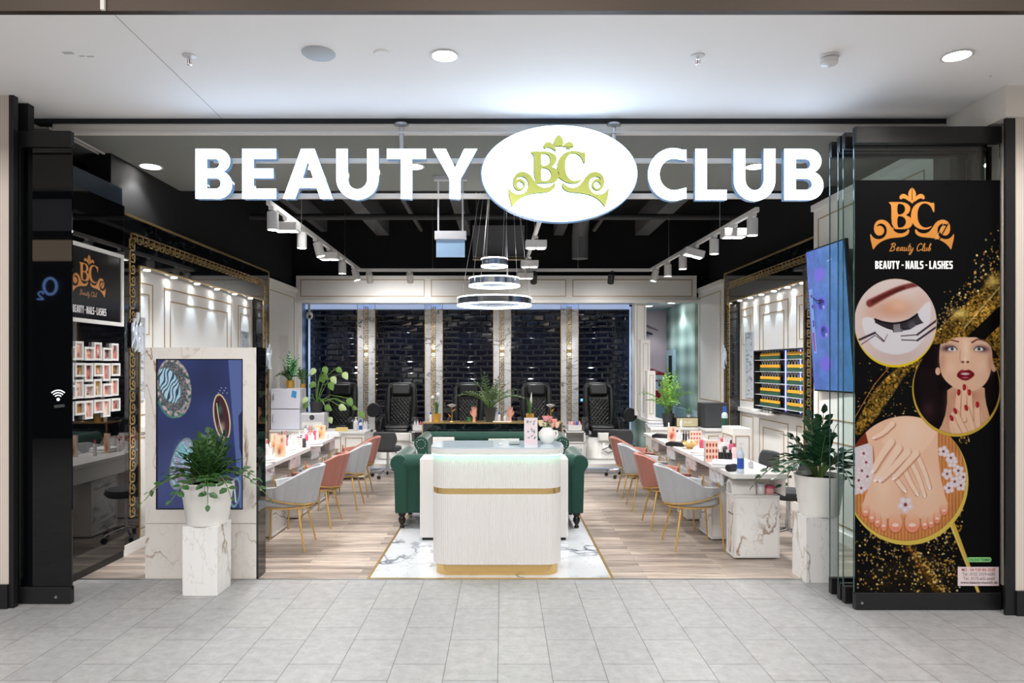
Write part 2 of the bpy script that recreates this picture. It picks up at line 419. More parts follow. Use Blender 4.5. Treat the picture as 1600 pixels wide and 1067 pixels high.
M['ledgreen'] = mat('mint_led_strip', (190,255,220), .5, emit=(110,250,180), es=16)
M['signface'] = mat('lit_sign_face', (255,255,255), .5, emit=(198,224,255), es=6)
M['signside'] = mat('sign_side', (130,150,175), .25, metal=.5, emit=(120,170,225), es=.35)
M['signgold'] = mat('sign_gold', (188,196,96), .4, emit=(200,206,110), es=.5)
M['signteal'] = mat('sign_dark_edge', (50,90,90), .5)
M['orange'] = mat('orange_gold_print', (226,150,70), .5)
M['print_white'] = mat('white_print', (238,236,236), .5)
M['print_grey'] = mat('grey_print', (110,105,105), .6)
M['print_red'] = mat('red_print', (170,70,60), .6)
M['print_dark'] = mat('dark_print', (40,36,36), .6)
M['print_green'] = mat('green_print', (40,110,50), .6)
M['art'] = vcol('printed_picture', .6); M['art'].node_tree.nodes['Principled BSDF'].inputs['Specular IOR Level'].default_value = .02; M['artgloss'] = vcol('printed_picture_gloss', .15)
M['screen'] = vcol('lit_screen', .15, .85)
M['pink'] = mat('pink_plastic', (236,170,170), .4)
M['palepink'] = mat('pale_pink_plastic', (240,208,210), .35)
M['rose'] = mat('deep_pink_plastic', (205,80,110), .4)
M['peach'] = mat('peach_card', (236,190,160), .6)
M['skin'] = mat('display_hand_skin', (226,160,140), .5)
M['blueplastic'] = mat('blue_plastic', (50,90,180), .35)
M['towel'] = mat('white_towel', (240,240,240), .95, bump=(120,.5))
M['yellow'] = mat('yellow_sample_bar', (228,170,50), .5)
M['greenbar'] = mat('green_sample_bar', (40,80,60), .5)
M['silver'] = mat('silver_plastic', (205,205,212), .35)
M['wifi'] = mat('white_sticker', (250,250,252), .5, emit=(230,240,255), es=.6)
M['blacktile'] = mat('black_glazed_tile', (11,14,28), .06, ior=1.75)
M['grout'] = mat('dark_grout', (8,9,14), .6)
M['mint'] = mat('mint_blue_paint', (176,205,212), .5)
M['marble'] = marble('white_marble_brown_vein', (236,235,234), (156,134,112), (188,184,182), 1.7, .2, width=.021, stretch=(1.6,1.6,.8), rot=(.25,.55,0))
M['marble2'] = marble('beige_white_marble', (228,223,217), (160,130,108), (200,184,172), 1.7, .25, width=.016, stretch=(1.6,1.6,.8), rot=(.25,.55,0))
M['marblegrey'] = marble('grey_veined_marble', (216,216,218), (110,112,122), (150,152,160), 2.2, .2)
M['marblefloor'] = marble('white_marble_floor_tile', (214,217,222), (84,92,106), (150,156,168), 1.3, .12, width=.022)
M['blackmarble'] = marble('black_marble', (10,13,17), (70,74,80), (34,38,44), 5, .04, width=.03, amt=.8)
M['blackmarble'].node_tree.nodes['Principled BSDF'].inputs['IOR'].default_value = 1.8
def pane_mat():
    m = bpy.data.materials.new('clear_pane'); m.use_nodes = True; nt = clean(m.node_tree)
    o = nt.nodes.new('ShaderNodeOutputMaterial'); t = nt.nodes.new('ShaderNodeBsdfTransparent'); g = nt.nodes.new('ShaderNodeBsdfGlossy')
    t.inputs[0].default_value = (.955,.985,.98,1); g.inputs['Roughness'].default_value = .02
    fr = nt.nodes.new('ShaderNodeFresnel'); fr.inputs[0].default_value = 1.45; mx = nt.nodes.new('ShaderNodeMixShader')
    nt.links.new(fr.outputs[0], mx.inputs[0]); nt.links.new(t.outputs[0], mx.inputs[1]); nt.links.new(g.outputs[0], mx.inputs[2]); nt.links.new(mx.outputs[0], o.inputs[0])
    return m
M['pane'] = pane_mat()
def floor_tile():
    m = bpy.data.materials.new('grey_floor_tile'); m.use_nodes = True; nt = m.node_tree; b = nt.nodes['Principled BSDF']
    v = coords(nt, (1,1,1), (0,0,PI/2), loc=(.39,.024,0))
    br = nt.nodes.new('ShaderNodeTexBrick'); br.inputs['Scale'].default_value = 1; br.offset = .37; br.offset_frequency = 2
    br.inputs['Brick Width'].default_value = .52; br.inputs['Row Height'].default_value = .2815; br.inputs['Mortar Size'].default_value = .0022
    br.inputs['Color1'].default_value = (*lin((176,176,176)), 1); br.inputs['Color2'].default_value = (*lin((168,168,170)), 1); br.inputs['Mortar'].default_value = (*lin((104,100,97)), 1)
    nt.links.new(v, br.inputs['Vector'])
    n = nt.nodes.new('ShaderNodeTexNoise'); n.inputs['Scale'].default_value = 14; n.inputs['Detail'].default_value = 10; n.inputs['Roughness'].default_value = .78
    tc = nt.nodes.new('ShaderNodeTexCoord'); nt.links.new(tc.outputs['Object'], n.inputs['Vector'])
    r = ramp(nt, [(.36, (222,220,218)), (.64, (255,255,255))]); nt.links.new(n.outputs[0], r.inputs[0])
    mx = nt.nodes.new('ShaderNodeMix'); mx.data_type = 'RGBA'; mx.blend_type = 'MULTIPLY'; mx.inputs[0].default_value = 1
    nt.links.new(br.outputs['Color'], mx.inputs[6]); nt.links.new(r.outputs[0], mx.inputs[7]); nt.links.new(mx.outputs[2], b.inputs['Base Color'])
    b.inputs['Roughness'].default_value = .42
    return m
M['tile'] = floor_tile()
def wood_floor():
    m = bpy.data.materials.new('grey_oak_planks'); m.use_nodes = True; nt = m.node_tree; b = nt.nodes['Principled BSDF']
    v = coords(nt)
    br = nt.nodes.new('ShaderNodeTexBrick'); br.inputs['Scale'].default_value = 1; br.offset = .43; br.offset_frequency = 2
    br.inputs['Brick Width'].default_value = 1.1; br.inputs['Row Height'].default_value = .085; br.inputs['Mortar Size'].default_value = .0012
    br.inputs['Color1'].default_value = (*lin((220,208,198)), 1); br.inputs['Color2'].default_value = (*lin((160,150,144)), 1); br.inputs['Mortar'].default_value = (*lin((96,84,76)), 1)
    nt.links.new(v, br.inputs['Vector'])
    v2 = coords(nt, (1.4, 26, 1)); n = nt.nodes.new('ShaderNodeTexNoise'); n.inputs['Scale'].default_value = 1.6; n.inputs['Detail'].default_value = 8; n.inputs['Roughness'].default_value = .65
    nt.links.new(v2, n.inputs['Vector']); r = ramp(nt, [(.34, (150,140,134)), (.5, (226,220,214)), (.64, (255,253,250))]); nt.links.new(n.outputs[0], r.inputs[0])
    mx = nt.nodes.new('ShaderNodeMix'); mx.data_type = 'RGBA'; mx.blend_type = 'MULTIPLY'; mx.inputs[0].default_value = 1
    nt.links.new(br.outputs['Color'], mx.inputs[6]); nt.links.new(r.outputs[0], mx.inputs[7]); nt.links.new(mx.outputs[2], b.inputs['Base Color'])
    b.inputs['Roughness'].default_value = .33
    return m
M['wood'] = wood_floor()
def lattice_mat(name, c1, c2, sc):
    m = bpy.data.materials.new(name); m.use_nodes = True; nt = m.node_tree; b = nt.nodes['Principled BSDF']
    tc = nt.nodes.new('ShaderNodeTexCoord'); sp = nt.nodes.new('ShaderNodeSeparateXYZ'); nt.links.new(tc.outputs['Object'], sp.inputs[0])
    u = mmath(nt, 'MULTIPLY', sp.outputs[1], 2*PI/sc[0]); v = mmath(nt, 'MULTIPLY', sp.outputs[2], 2*PI/sc[1])
    s_ = mmath(nt, 'MULTIPLY', mmath(nt, 'SINE', mmath(nt, 'ADD', u, v)), mmath(nt, 'SINE', mmath(nt, 'SUBTRACT', u, v)))
    r = ramp(nt, [(0, c1), (1, c2)]); nt.links.new(mmath(nt, 'MULTIPLY_ADD', s_, .5, .5), r.inputs[0]); nt.links.new(r.outputs[0], b.inputs['Base Color'])
    b.inputs['Roughness'].default_value = .5; return m
M['lattice'] = lattice_mat('mint_diamond_wallpaper', (196,222,212), (112,140,132), (1.3,.62))
M['lattice2'] = lattice_mat('blue_diamond_wallpaper', (160,190,225), (40,60,100), (.3,.5))
def ribbed():
    m = bpy.data.materials.new('fine_ribbed_beige'); m.use_nodes = True; nt = m.node_tree; b = nt.nodes['Principled BSDF']
    wv = nt.nodes.new('ShaderNodeTexWave'); wv.inputs['Scale'].default_value = 22; wv.bands_direction = 'X'; nt.links.new(coords(nt), wv.inputs['Vector'])
    r = ramp(nt, [(0, (196,184,172)), (1, (222,212,202))]); nt.links.new(wv.outputs[0], r.inputs[0]); nt.links.new(r.outputs[0], b.inputs['Base Color']); b.inputs['Roughness'].default_value = .6
    return m
M['ribbed'] = ribbed()

# ------------------------------------------------------------------ setting
B = lambda *a: MB().box(*a)
struct(B(-12,12,-6,5.18,-.1,0), 'floor', M['tile'])
struct(B(-3.7,3.6,5.18,13.2,-.1,0), 'floor', M['wood'])
struct(B(-1.0,.82,5.2,8.2,0,.004), 'floor', M['marblefloor'])
g = MB()
g.box(-1.022,-1.0,5.2,8.2,0,.006); g.box(.82,.842,5.2,8.2,0,.006); g.box(-1.022,.842,5.185,5.2,0,.006)
struct(g, 'trim_1', M['gold'])
struct(B(-3.7,3.6,5.165,5.185,0,.004), 'trim_2', M['steel'])
# mall soffit above the shop front, bronze fascia
struct(B(-12,12,3.51,4.99,3.4,3.6), 'ceiling', M['ceiling'])
struct(B(-12,12,3.47,3.51,3.395,4.6), 'trim_3', M['bronze'])
struct(B(-2.02,-2.0,3.455,3.47,3.395,4.6), 'trim_4', M['beige'])
j = MB(); j.add([(-1.985,3.52,3.3985),(-1.98,3.52,3.3985),(-2.03,4.99,3.3985),(-2.035,4.99,3.3985)], [(0,1,2,3)])
j.box(3.02,3.024,4.25,4.27,3.398,3.4)
struct(j, 'trim_5', mat('joint_line', (170,168,166), .8))
# atrium above, behind the photographer
struct(B(-12,12,-6,3.5,5.5,5.6), 'ceiling', M['ceiling'])
struct(B(-12,12,-6.1,-6,0,5.6), 'wall_back', mat('opposite_shopfront', (30,32,36), .5))
struct(B(-12.1,-12,-6,5.2,0,5.6), 'wall_left', M['beige']); struct(B(12,12.1,-6,5.2,0,5.6), 'wall_right', M['beige'])
struct(B(-12,12,3.52,3.6,3.6,5.6), 'wall_front', M['beige'])
# gap, header rail
struct(B(-3.4,3.4,4.99,5.06,3.365,3.6), 'trim_6', M['blackmetal'])
hb = B(-3.27,3.3,5.0,5.09,3.31,3.375)
struct(hb, 'trim_7', M['beige']); struct(B(-3.2,3.2,4.985,5.0,3.295,3.305), 'trim_8', M['white'])
struct(B(3.22,3.6,4.40,5.0,3.2,3.4), 'trim_9', M['beige'])
# jambs either side
for s_, x, nm in ((-1,-3.27,'left'), (1,3.30,'right')):
    xo = s_*12; yj = 4.56 if s_ < 0 else 4.43
    struct(B(min(x+s_*.0,xo),max(x,xo),yj,4.64,.16,3.2 if s_ > 0 else 3.4), 'wall_'+nm, M['ribbed'])
    struct(B(min(x,xo),max(x,xo),yj-.02,4.64,0,.16), 'baseboard_'+nm, M['blackmetal'])
    xi, x2 = (3.238, 3.302) if s_ > 0 else (-3.238, -3.27)
    struct(B(min(xi,x2),max(xi,x2),yj-.003,4.445 if s_ > 0 else 4.6,0,3.4), 'trim_10' if s_ < 0 else 'trim_11', M['blackmetal'])
# shop soffit, open black ceiling
struct(B(-3.7,3.6,5.06,7.04,3.4,3.5), 'ceiling', M['soffit'])
struct(B(-3.7,3.6,7.04,7.1,3.4,4.0), 'trim_12', M['black'])
struct(B(-3.7,3.6,7.04,13.2,4.0,4.1), 'ceiling', M['black'])
struct(B(-3.8,-3.7,5.1,13.2,0,4.5), 'wall_left', M['black']); struct(B(3.6,3.7,5.1,13.2,0,4.5), 'wall_right', M['black'])
struct(B(-3.7,3.6,13.2,13.3,0,4.5), 'wall_back', M['black'])
for i, (x, w_) in enumerate(((-2.9,.1),(-2.01,.2),(-1.32,.05),(-.66,.15),(.82,.15),(1.44,.05),(2.12,.22))):
    q = B(x,x+w_,7.1,11.0,3.7 if w_ > .1 else 3.76,4.0 if w_ > .06 else 3.8); struct(q, 'ceiling_beam', M['duct'])
struct(MB().cyl((-3.45,9.0,3.56),(3.3,9.0,3.56),.04,n=12), 'ceiling_pipe', mat('dark_pipe',(52,52,54),.5), smooth=True)
# bulkhead over pedicure alcove
bk = struct(B(-3.24,3.05,10.8,11.0,2.64,3.03), 'wall_back', M['wallwhite'])
g = MB()
def rect_y(g, x0,x1,z0,z1,y,t=.008,w_=.012,sgn=-1):
    y0, y1 = sorted((y, y+sgn*t))
    g.box(x0,x1,y0,y1,z1-w_,z1); g.box(x0,x1,y0,y1,z0,z0+w_); g.box(x0,x0+w_,y0,y1,z0+w_,z1-w_); g.box(x1-w_,x1,y0,y1,z0+w_,z1-w_)
def rect_x(g, y0,y1,z0,z1,x,t=.008,w_=.012,sgn=1):
    a, b = sorted((x, x+sgn*t))
    g.box(a,b,y0,y1,z1-w_,z1); g.box(a,b,y0,y1,z0,z0+w_); g.box(a,b,y0,y0+w_,z0+w_,z1-w_); g.box(a,b,y1-w_,y1,z0+w_,z1-w_)
for x0, x1 in ((-3.17,-1.22),(-1.12,1.0),(1.1,2.98)): rect_y(g, x0, x1, 2.7, 2.97, 10.8)
struct(g, 'trim_13', M['goldline'])
struct(B(-3.3,3.1,10.76,10.8,2.6,2.65), 'trim_14', M['wallwhite'])
struct(B(-3.5,3.04,11.0,13.1,2.68,2.72), 'ceiling', M['wallwhite'])
struct(B(-3.5,2.2,11.93,11.99,2.6,2.68), 'trim_15', M['ledblue'])
# black tiled back wall
def tiles(x0, x1, z0, z1, y):
    g = MB(); tw, th, b_ = .2, .1, .018; r = 0; jr = random.Random(5); J = lambda: jr.uniform(-.0011,.0011); z = z0
    while z < z1-.02:
        x = x0-(tw/2 if r % 2 else 0)
        while x < x1-.01:
            a, b = max(x+.002, x0), min(x+tw-.002, x1); c, d = z+.002, min(z+th-.002, z1)
            if b-a > .03:
                g.add([(a,y,c),(b,y,c),(b,y,d),(a,y,d),(a+b_,y-.012+J(),c+b_),(b-b_,y-.012+J(),c+b_),(b-b_,y-.012+J(),d-b_),(a+b_,y-.012+J(),d-b_)],
                      [(4,5,6,7),(0,1,5,4),(1,2,6,5),(2,3,7,6),(3,0,4,7)])
            x += tw
        z += th; r += 1
    return g
struct(B(-3.5,2.3,12.0,12.1,.1,2.7), 'wall_back', M['grout'])
struct(tiles(-3.37,2.2,.5,2.66,12.0), 'wall_back', M['blacktile'])
for i, x in enumerate((-2.36,-1.19,-.005,1.165)):
    c = struct(B(x-.15,x+.15,11.93,12.0,.5,2.68), 'trim_%d' % (20+i), M['marblegrey'])
    g = MB(); g.box(x-.158,x-.15,11.92,11.99,.5,2.68); g.box(x+.15,x+.158,11.92,11.99,.5,2.68); g.box(x-.158,x+.158,11.92,11.99,.49,.5)
    struct(g, 'gold_edge', M['gold'], c)
    g = MB(); n = 22; cell = .098
    for k in range(n):
        z = .6+k*cell
        if n-k < 2: continue
        for (u0,v0,u1,v1) in ((0,0,1,.13),(.0,0,.13,.85),(0,.72,.8,.85),(.67,.3,.8,.85),(.33,.3,.8,.43),(.33,.3,.46,.6)):
            xx = lambda v: x-.05+v*.1
            g.box(xx(v0), xx(v1), 11.922, 11.93, z+u0*cell, z+u1*cell)
    struct(g, 'greek_key', M['gold'], c)
struct(B(-3.52,-3.42,11.0,12.0,0,2.7), 'wall_left', M['lattice2'])
struct(B(-3.3,-3.2,10.8,11.0,0,2.64), 'trim_30', M['wallwhite'])
struct(B(-3.36,-3.33,11.9,11.93,.15,2.64), 'trim_31', M['ledblue'])
struct(B(2.2,2.23,11.9,11.93,.15,2.64), 'trim_32', M['ledblue'])
# platform
struct(B(-3.24,2.2,10.3,12.0,.09,.145), 'platform', M['white']); struct(B(-3.24,2.2,10.42,12.0,0,.09), 'platform', M['wallwhite'])
struct(B(-3.2,2.15,10.35,10.37,.07,.09), 'trim_33', M['ledblue'])
struct(B(-3.37,2.2,11.75,12.0,.145,.5), 'platform', M['wallwhite'])
# right-hand partition stepping down towards the room
p = struct(B(2.24,2.3,10.1,12.0,0,.78), 'wall_right', M['lattice'])
struct(B(2.14,2.36,10.0,12.0,.78,.83), 'ledge', M['wallwhite'], p)
for y0, y1, x0, x1, z1 in ((10.9,11.15,2.1,2.28,2.64),(10.62,10.8,2.14,2.28,2.02),(10.2,10.38,2.15,2.27,1.54)):
    c = struct(B(x0,x1,y0,y1,.83,z1), 'partition_post', M['wallwhite'], p)
    g = MB(); rect_y(g, x0+.03, x1-.03, .9, z1-.06, y0, .004, .006); struct(g, 'post_line', M['goldline'], c)
struct(B(2.225,2.25,11.15,12.0,.83,2.64), 'partition_post', M['lattice2'], p)
# back room: poster wall and wallpapered side wall
struct(B(2.3,3.05,12.8,12.9,0,2.7), 'wall_back', M['mint'])
struct(B(3.05,3.12,10.9,12.8,.9,2.7), 'wall_right', M['lattice'])
struct(B(3.03,3.12,10.9,12.8,0,.9), 'wall_right', M['mint'])
d = struct(B(3.0,3.05,12.1,12.62,0,1.9), 'door_1', M['mint']); struct(B(2.995,3.0,12.18,12.4,.1,1.8), 'door_opening', M['black'], d)

# side walls: portals with greek key
def key_cells(n, cell, base, fn, g, h=.1, corner=False):
    for k in range(n):
        u_ = base+k*cell
        for (u0,v0,u1,v1) in ((0,0,1,.13),(.0,0,.13,.87),(0,.74,.8,.87),(.67,.3,.8,.87),(.33,.3,.8,.43),(.33,.3,.46,.6)):
            fn(g, u_+u0*cell, u_+u1*cell, v0*h, v1*h)
def portal(s, X, Y0, Y1, side):
    """s=+1: wall on the left facing +X"""
    XB = X-s*.14; jb = .27; zt = 2.9; zi = 2.49
    def bx(g, xa, xb, *r): a, b = sorted((xa, xb)); g.box(a, b, *r); return g
    g = MB(); bx(g, X, X-s*.2, Y0, Y0+jb, 0, zt); bx(g, X, X-s*.2, Y1-.23, Y1, 0, zt); bx(g, X, X-s*.2, Y0+jb, Y1-.23, zi, zt)
    o = struct(g, 'wall_'+side, M['blackmarble'])
    e = MB(); t = X+s*.008
    bx(e, X, t, Y0, Y1, zt-.012, zt+.008); bx(e, X, t, Y0-.006, Y0+.004, .1, zt); bx(e, X, t, Y1-.006, Y1+.008, .1, zt)
    bx(e, X, t, Y0+jb-.01, Y0+jb+.002, .1, zi); bx(e, X, t, Y1-.232, Y1-.222, .1, zi); bx(e, X, t, Y0+jb, Y1-.23, zi-.008, zi+.006)
    struct(e, 'gold_edge', M['gold'], o)
    k = MB(); c = .1
    key_cells(24, c, .3, lambda g, u0, u1, v0, v1: bx(g, X, X+s*.005, Y0+.1+v0, Y0+.1+v1, u0, u1), k)
    key_cells(int((Y1-Y0-.25)/c), c, Y0+.12, lambda g, u0, u1, v0, v1: bx(g, X, X+s*.005, u0, u1, 2.76-v1, 2.76-v0), k)
    key_cells(24, c, .3, lambda g, u0, u1, v0, v1: bx(g, X, X+s*.005, Y1-.12-v1, Y1-.12-v0, u0, u1), k)
    struct(k, 'greek_key', M['gold'], o)
    # recessed white panelling
    g = MB(); bx(g, XB, XB-s*.06, Y0+jb, Y1-.23, 0, 2.6); pw = struct(g, 'wall_'+side, M['wallwhite'])
    l = MB(); a, b = Y0+jb, Y1-.23; L = b-a
    for y0, y1, z0, z1, w_ in ((a+.05,a+.5,1.15,2.38,.01),(a+.72,b-.72,1.7,2.38,.012),(a+.84,b-.84,1.78,2.26,.012),(b-.5,b-.05,1.15,2.38,.01),
                             (a+.12,a+.43,1.9,2.28,.008),(b-.43,b-.12,1.9,2.28,.008),(a+.72,b-.72,.1,.95,.01),(a+.84,b-.84,.2,.85,.01),(a+.05,a+.5,.1,.95,.01),(b-.5,b-.05,.1,.95,.01)):
        rect_x(l, y0, y1, z0, z1, XB, .006, w_, s)
    struct(l, 'panel_moulding', M['goldline'], pw)
    l = MB(); bx(l, XB, XB+s*.03, a, b, 1.0, 1.05); bx(l, XB, XB+s*.02, a, b, 0, .1); struct(l, 'dado_rail', M['wallwhite'], pw)
    return XB, a, b
XL, aL, bL = portal(1, -3.2, 5.8, 9.42, 'left')
XR, aR, bR = portal(-1, 3.12, 6.85, 9.67, 'right')
# white panelled stretches beyond and before the portals
def white_wall(s, X, Y0, Y1, z1, side, n, z0=0, rows=((1.0,.12),)):
    g = MB(); a, b = sorted((X, X-s*.12)); g.box(a, b, Y0, Y1, z0, z1); o = struct(g, 'wall_'+side, M['wallwhite'])
    l = MB(); L = (Y1-Y0)/n
    for k in range(n):
        rect_x(l, Y0+k*L+.1, Y0+(k+1)*L-.1, 1.1, z1-.15, X, .006, .01, s); rect_x(l, Y0+k*L+.1, Y0+(k+1)*L-.1, .15, .9, X, .006, .01, s)
    struct(l, 'panel_moulding', M['goldline'], o)
    c = MB(); a, b = sorted((X, X+s*.03)); c.box(a, b, Y0, Y1, z1-.06, z1); c.box(a, b, Y0, Y1, 0, .1); struct(c, 'cornice', M['wallwhite'], o)
    return o
white_wall(1, -3.24, 9.42, 10.8, 2.83, 'left', 1); white_wall(-1, 3.1, 9.67, 10.9, 2.83, 'right', 1)
white_wall(-1, 3.1, 4.95, 6.85, 3.2, 'right', 2)
g = MB().box(-3.24,-3.12,10.0,10.1,0,2.05); struct(g, 'trim_34', M['wallwhite'])
# upper black walls above the portals
struct(B(-3.5,-3.3,5.8,10.8,2.9,4.0), 'wall_left', M['black']); struct(B(3.25,3.4,6.85,10.8,2.9,4.0), 'wall_right', M['black'])
struct(B(-3.5,3.5,11.0,11.1,3.03,4.0), 'wall_back', M['black'])
# glossy black wall in front of the left portal
struct(B(-3.6,-3.24,4.7,4.76,0,3.4), 'trim_16', M['blackmetal'])
struct(B(-3.4,-3.18,4.72,5.79,.06,2.95), 'wall_left', M['gloss']); struct(B(-3.4,-3.19,4.72,5.79,0,.06), 'baseboard_left', M['blackmetal'])
struct(B(-3.2,-3.19,5.8,9.4,0,.085), 'baseboard_left', M['wallwhite']); struct(B(-3.5,-3.2,5.1,5.79,2.95,3.1), 'trim_35', mat('blue_black_panel', (30,44,60), .3))
# portal downlights washing the panelling
def downlight(name, label, loc, r, en, group=None, col=(1,1,1), depth=.02, lens=None, spot=2.0, up=True):
    t = thing('ceiling_light' if not name else name, label, 'light', loc, 0, group)
    MB().lathe([(r,0),(r*1.22,0),(r*1.22,-.006),(r,-.006),(r,0)], 24).build('trim_ring', M['white'], t, True)
    MB().lathe([(1e-6,-.002),(r,-.002)], 24).build('lens', lens or M['ledsoft'], t)
    if en: 
        l = lamp('SPOT', (0,0,-.03), en, col, spot_size=spot, spot_blend=.5, shadow_soft_size=.03); l.parent = t
    return t
# ------------------------------------------------------------------ ceiling fittings of the mall
for i, (x, y, lb) in enumerate(((-.335,3.98,'round white recessed mall downlight left of centre above the sign'),(2.63,3.98,'round white recessed mall downlight above the poster panel'))):
    t = thing('ceiling_light', lb, 'light', (x, y, 3.4), 0, 'recessed mall downlights')
    MB().lathe([(.072,-.001),(.086,-.004),(.072,-.006),(.066,-.001)], 28).build('trim_ring', M['white'], t, True)
    MB().lathe([(1e-6,-.0015),(.068,-.0015)], 28).build('lens', M['ledsoft'], t)
o = MB().lathe([(1e-6,-.012),(.085,-.012),(.095,-.004),(.095,0)], 32).build('ceiling_speaker', mat('speaker_grille',(190,196,202),.7), smooth=True, loc=(-1.055,3.95,3.4)); tag(o,'round pale grey speaker grille set in the white mall ceiling','speaker')
o = MB().lathe([(1e-6,-.008),(.045,-.008),(.05,0)], 24).build('blank_plate', M['ceiling'], smooth=True, loc=(-.69,3.95,3.4)); tag(o,'small round white blank cap in the ceiling between speaker and downlight','cap')
for x, lb in ((-1.81,'small chrome fire sprinkler hanging from the ceiling at left, near the joint line'),(1.13,'small chrome fire sprinkler hanging from the ceiling right of the oval sign')):
    t = thing('fire_sprinkler', lb, 'sprinkler', (x, 3.98, 3.4), 0, 'ceiling sprinklers')
    MB().lathe([(.04,0),(.038,-.006),(.014,-.01)], 20).build('escutcheon', M['white'], t, True)
    g = MB().cyl((0,0,0),(0,0,-.022),.009); g.tube([(-.012,0,-.022),(-.012,0,-.042),(0,0,-.05),(.012,0,-.042),(.012,0,-.022)], .003, 6); g.lathe([(1e-6,-.054),(.014,-.052),(.014,-.05)],16)
    g.build('sprinkler_head', M['chrome'], t, True); MB().cyl((0,0,-.022),(0,0,-.045),.003).build('glass_bulb', M['print_red'], t)
t = thing('smoke_detector', 'round white smoke detector with dark slots on the mall ceiling at right', 'smoke detector', (1.89, 3.98, 3.4))
MB().lathe([(.052,0),(.054,-.014),(.05,-.016)], 24).build('base', M['white'], t, True)
MB().lathe([(.044,-.016),(.046,-.02)], 24).build('slot', M['leather2'], t, True)
MB().lathe([(.048,-.02),(.05,-.034),(.046,-.05),(.03,-.056),(1e-6,-.057)], 24).build('cover', M['white'], t, True)
o = MB().add([(0,0,0),(.06,0,0),(.06,.03,0),(0,.03,0)],[(0,1,2,3)]).box(.07,.1,.05,.06,-.001,0).box(.11,.15,.055,.065,-.001,0).build('ceiling_marks', mat('faint_marks',(190,188,186),.8), loc=(-2.52,3.93,3.399)); tag(o,'faint small grey vent marks on the ceiling at far left','vent')

# ------------------------------------------------------------------ shop sign
t = thing('sign_support', 'aluminium frame with two rails and two posts holding the shop sign', 'sign support', (0, 0, 0))
g = MB(); yb = 5.0
for z0, z1 in ((3.085,3.115),(2.825,2.86)): g.box(-2.1, 2.2, yb, yb+.03, z0, z1)
g.build('rail', M['beige'], t)
for px in (628, 958):
    x = (px-VX)*5.03/F
    MB().cyl((x,5.01,3.37),(x,5.01,3.08),.018).build('post', M['steel'], t, True)
    MB().lathe([(.055,0),(.055,-.012),(.045,-.02),(.018,-.022)], 24, (x,5.01,3.366)).build('flange', M['steel'], t, True)
def arc(cx, cy, rx, ry, a0, a1, n=18): return [(cx+rx*math.cos(math.radians(a0+(a1-a0)*i/n)), cy+ry*math.sin(math.radians(a0+(a1-a0)*i/n))) for i in range(n+1)]
def glyph(ch, w):
    s_ = .215  # stroke, unit height 1
    if ch == 'B':
        return [[(0,0),(w-.28,0)]+arc(w-.28,.28,.28,.28,-90,70,12)+arc(w-.3,.76,.26,.24,-60,90,12)+[(0,1)],
                [(s_,.19),(w-.32,.19)]+arc(w-.32,.305,.11,.115,-90,90,8)+[(s_,.42)], [(s_,.6),(w-.34,.6)]+arc(w-.34,.705,.1,.105,-90,90,8)+[(s_,.81)]]
    if ch == 'E': return [[(0,0),(w,0),(w,.19),(s_,.19),(s_,.42),(w-.06,.42),(w-.06,.6),(s_,.6),(s_,.81),(w,.81),(w,1),(0,1)]]
    if ch == 'A': return [[(0,0),(.23,0),(.31,.22),(w-.31,.22),(w-.23,0),(w,0),(w/2+.13,1),(w/2-.13,1)], [(.375,.4),(w/2,.78),(w-.375,.4)]]
    if ch == 'U': return [[(0,1),(0,.4)]+arc(w/2,.4,w/2,.42,180,360)+[(w,1),(w-s_,1),(w-s_,.4)]+arc(w/2,.4,w/2-s_,.22,0,-180)+[(s_,1)]]
    if ch == 'T': return [[(w/2-s_/2,0),(w/2+s_/2,0),(w/2+s_/2,.81),(w,.81),(w,1),(0,1),(0,.81),(w/2-s_/2,.81)]]
    if ch == 'Y': return [[(w/2-s_/2,0),(w/2+s_/2,0),(w/2+s_/2,.4),(w,1),(w-.25,1),(w/2,.6),(.25,1),(0,1),(w/2-s_/2,.4)]]
    if ch == 'L': return [[(0,0),(w,0),(w,.19),(s_,.19),(s_,1),(0,1)]]
    if ch == 'C': return [[(w,.03),(w,.23)]+arc(w*.68,.5,w*.68-s_,.32,-75,-285,20)+[(w,.78),(w,.98)]+arc(w*.66,.5,w*.66,.515,68,292,24)]
YS = 4.93; SC = F/YS
def sign_letter(ch, p0, p1, y0, y1, lb):
    hgt = (y1-y0)/SC; x0 = (p0-VX)/SC; wd = (p1-p0)/SC; z = H-(y1-VY)/SC
    t = thing('sign_letter', lb, 'sign letter', (x0, YS, z), 0, 'glowing letters of the shop sign')
    pl = [[(x*hgt, y*hgt) for x, y in p] for p in glyph(ch, wd/hgt)]
    me = curve_mesh(pl, .027); me.materials.clear(); me.materials.append(M['signside'])
    link('letter_box', me, t, (0,.031,0), (PI/2,0,0))
    me = curve_mesh(pl, .003, .002); me.materials.clear(); me.materials.append(M['signface'])
    link('lit_face', me, t, (0,0,0), (PI/2,0,0))
nm = {0:'first',1:'second'}
for ch, a, b, lb in (('B',306,362,'glowing white letter B at the left end of the sign'),('E',379,431,'glowing white letter E of the sign'),('A',443,519,'glowing white letter A of the sign'),
   ('U',526,591,'glowing white letter U between A and T'),('T',605,665,'glowing white letter T under the left sign post'),('Y',677,745,'glowing white letter Y beside the oval sign')):
    sign_letter(ch, a, b, 233, 310, lb)
for ch, a, b, lb in (('C',1013,1072,'glowing white letter C right of the oval sign'),('L',1087,1135,'glowing white letter L of the sign'),('U',1147,1211,'glowing white letter U between L and B'),('B',1226,1286,'glowing white letter B at the right end of the sign')):
    sign_letter(ch, a, b, 233, 312, lb)
x, _, z = at(874, 271.5, 4.93)
t = thing('oval_sign', 'big glowing white oval sign with golden BC crown emblem', 'sign', (x, 4.93, z))
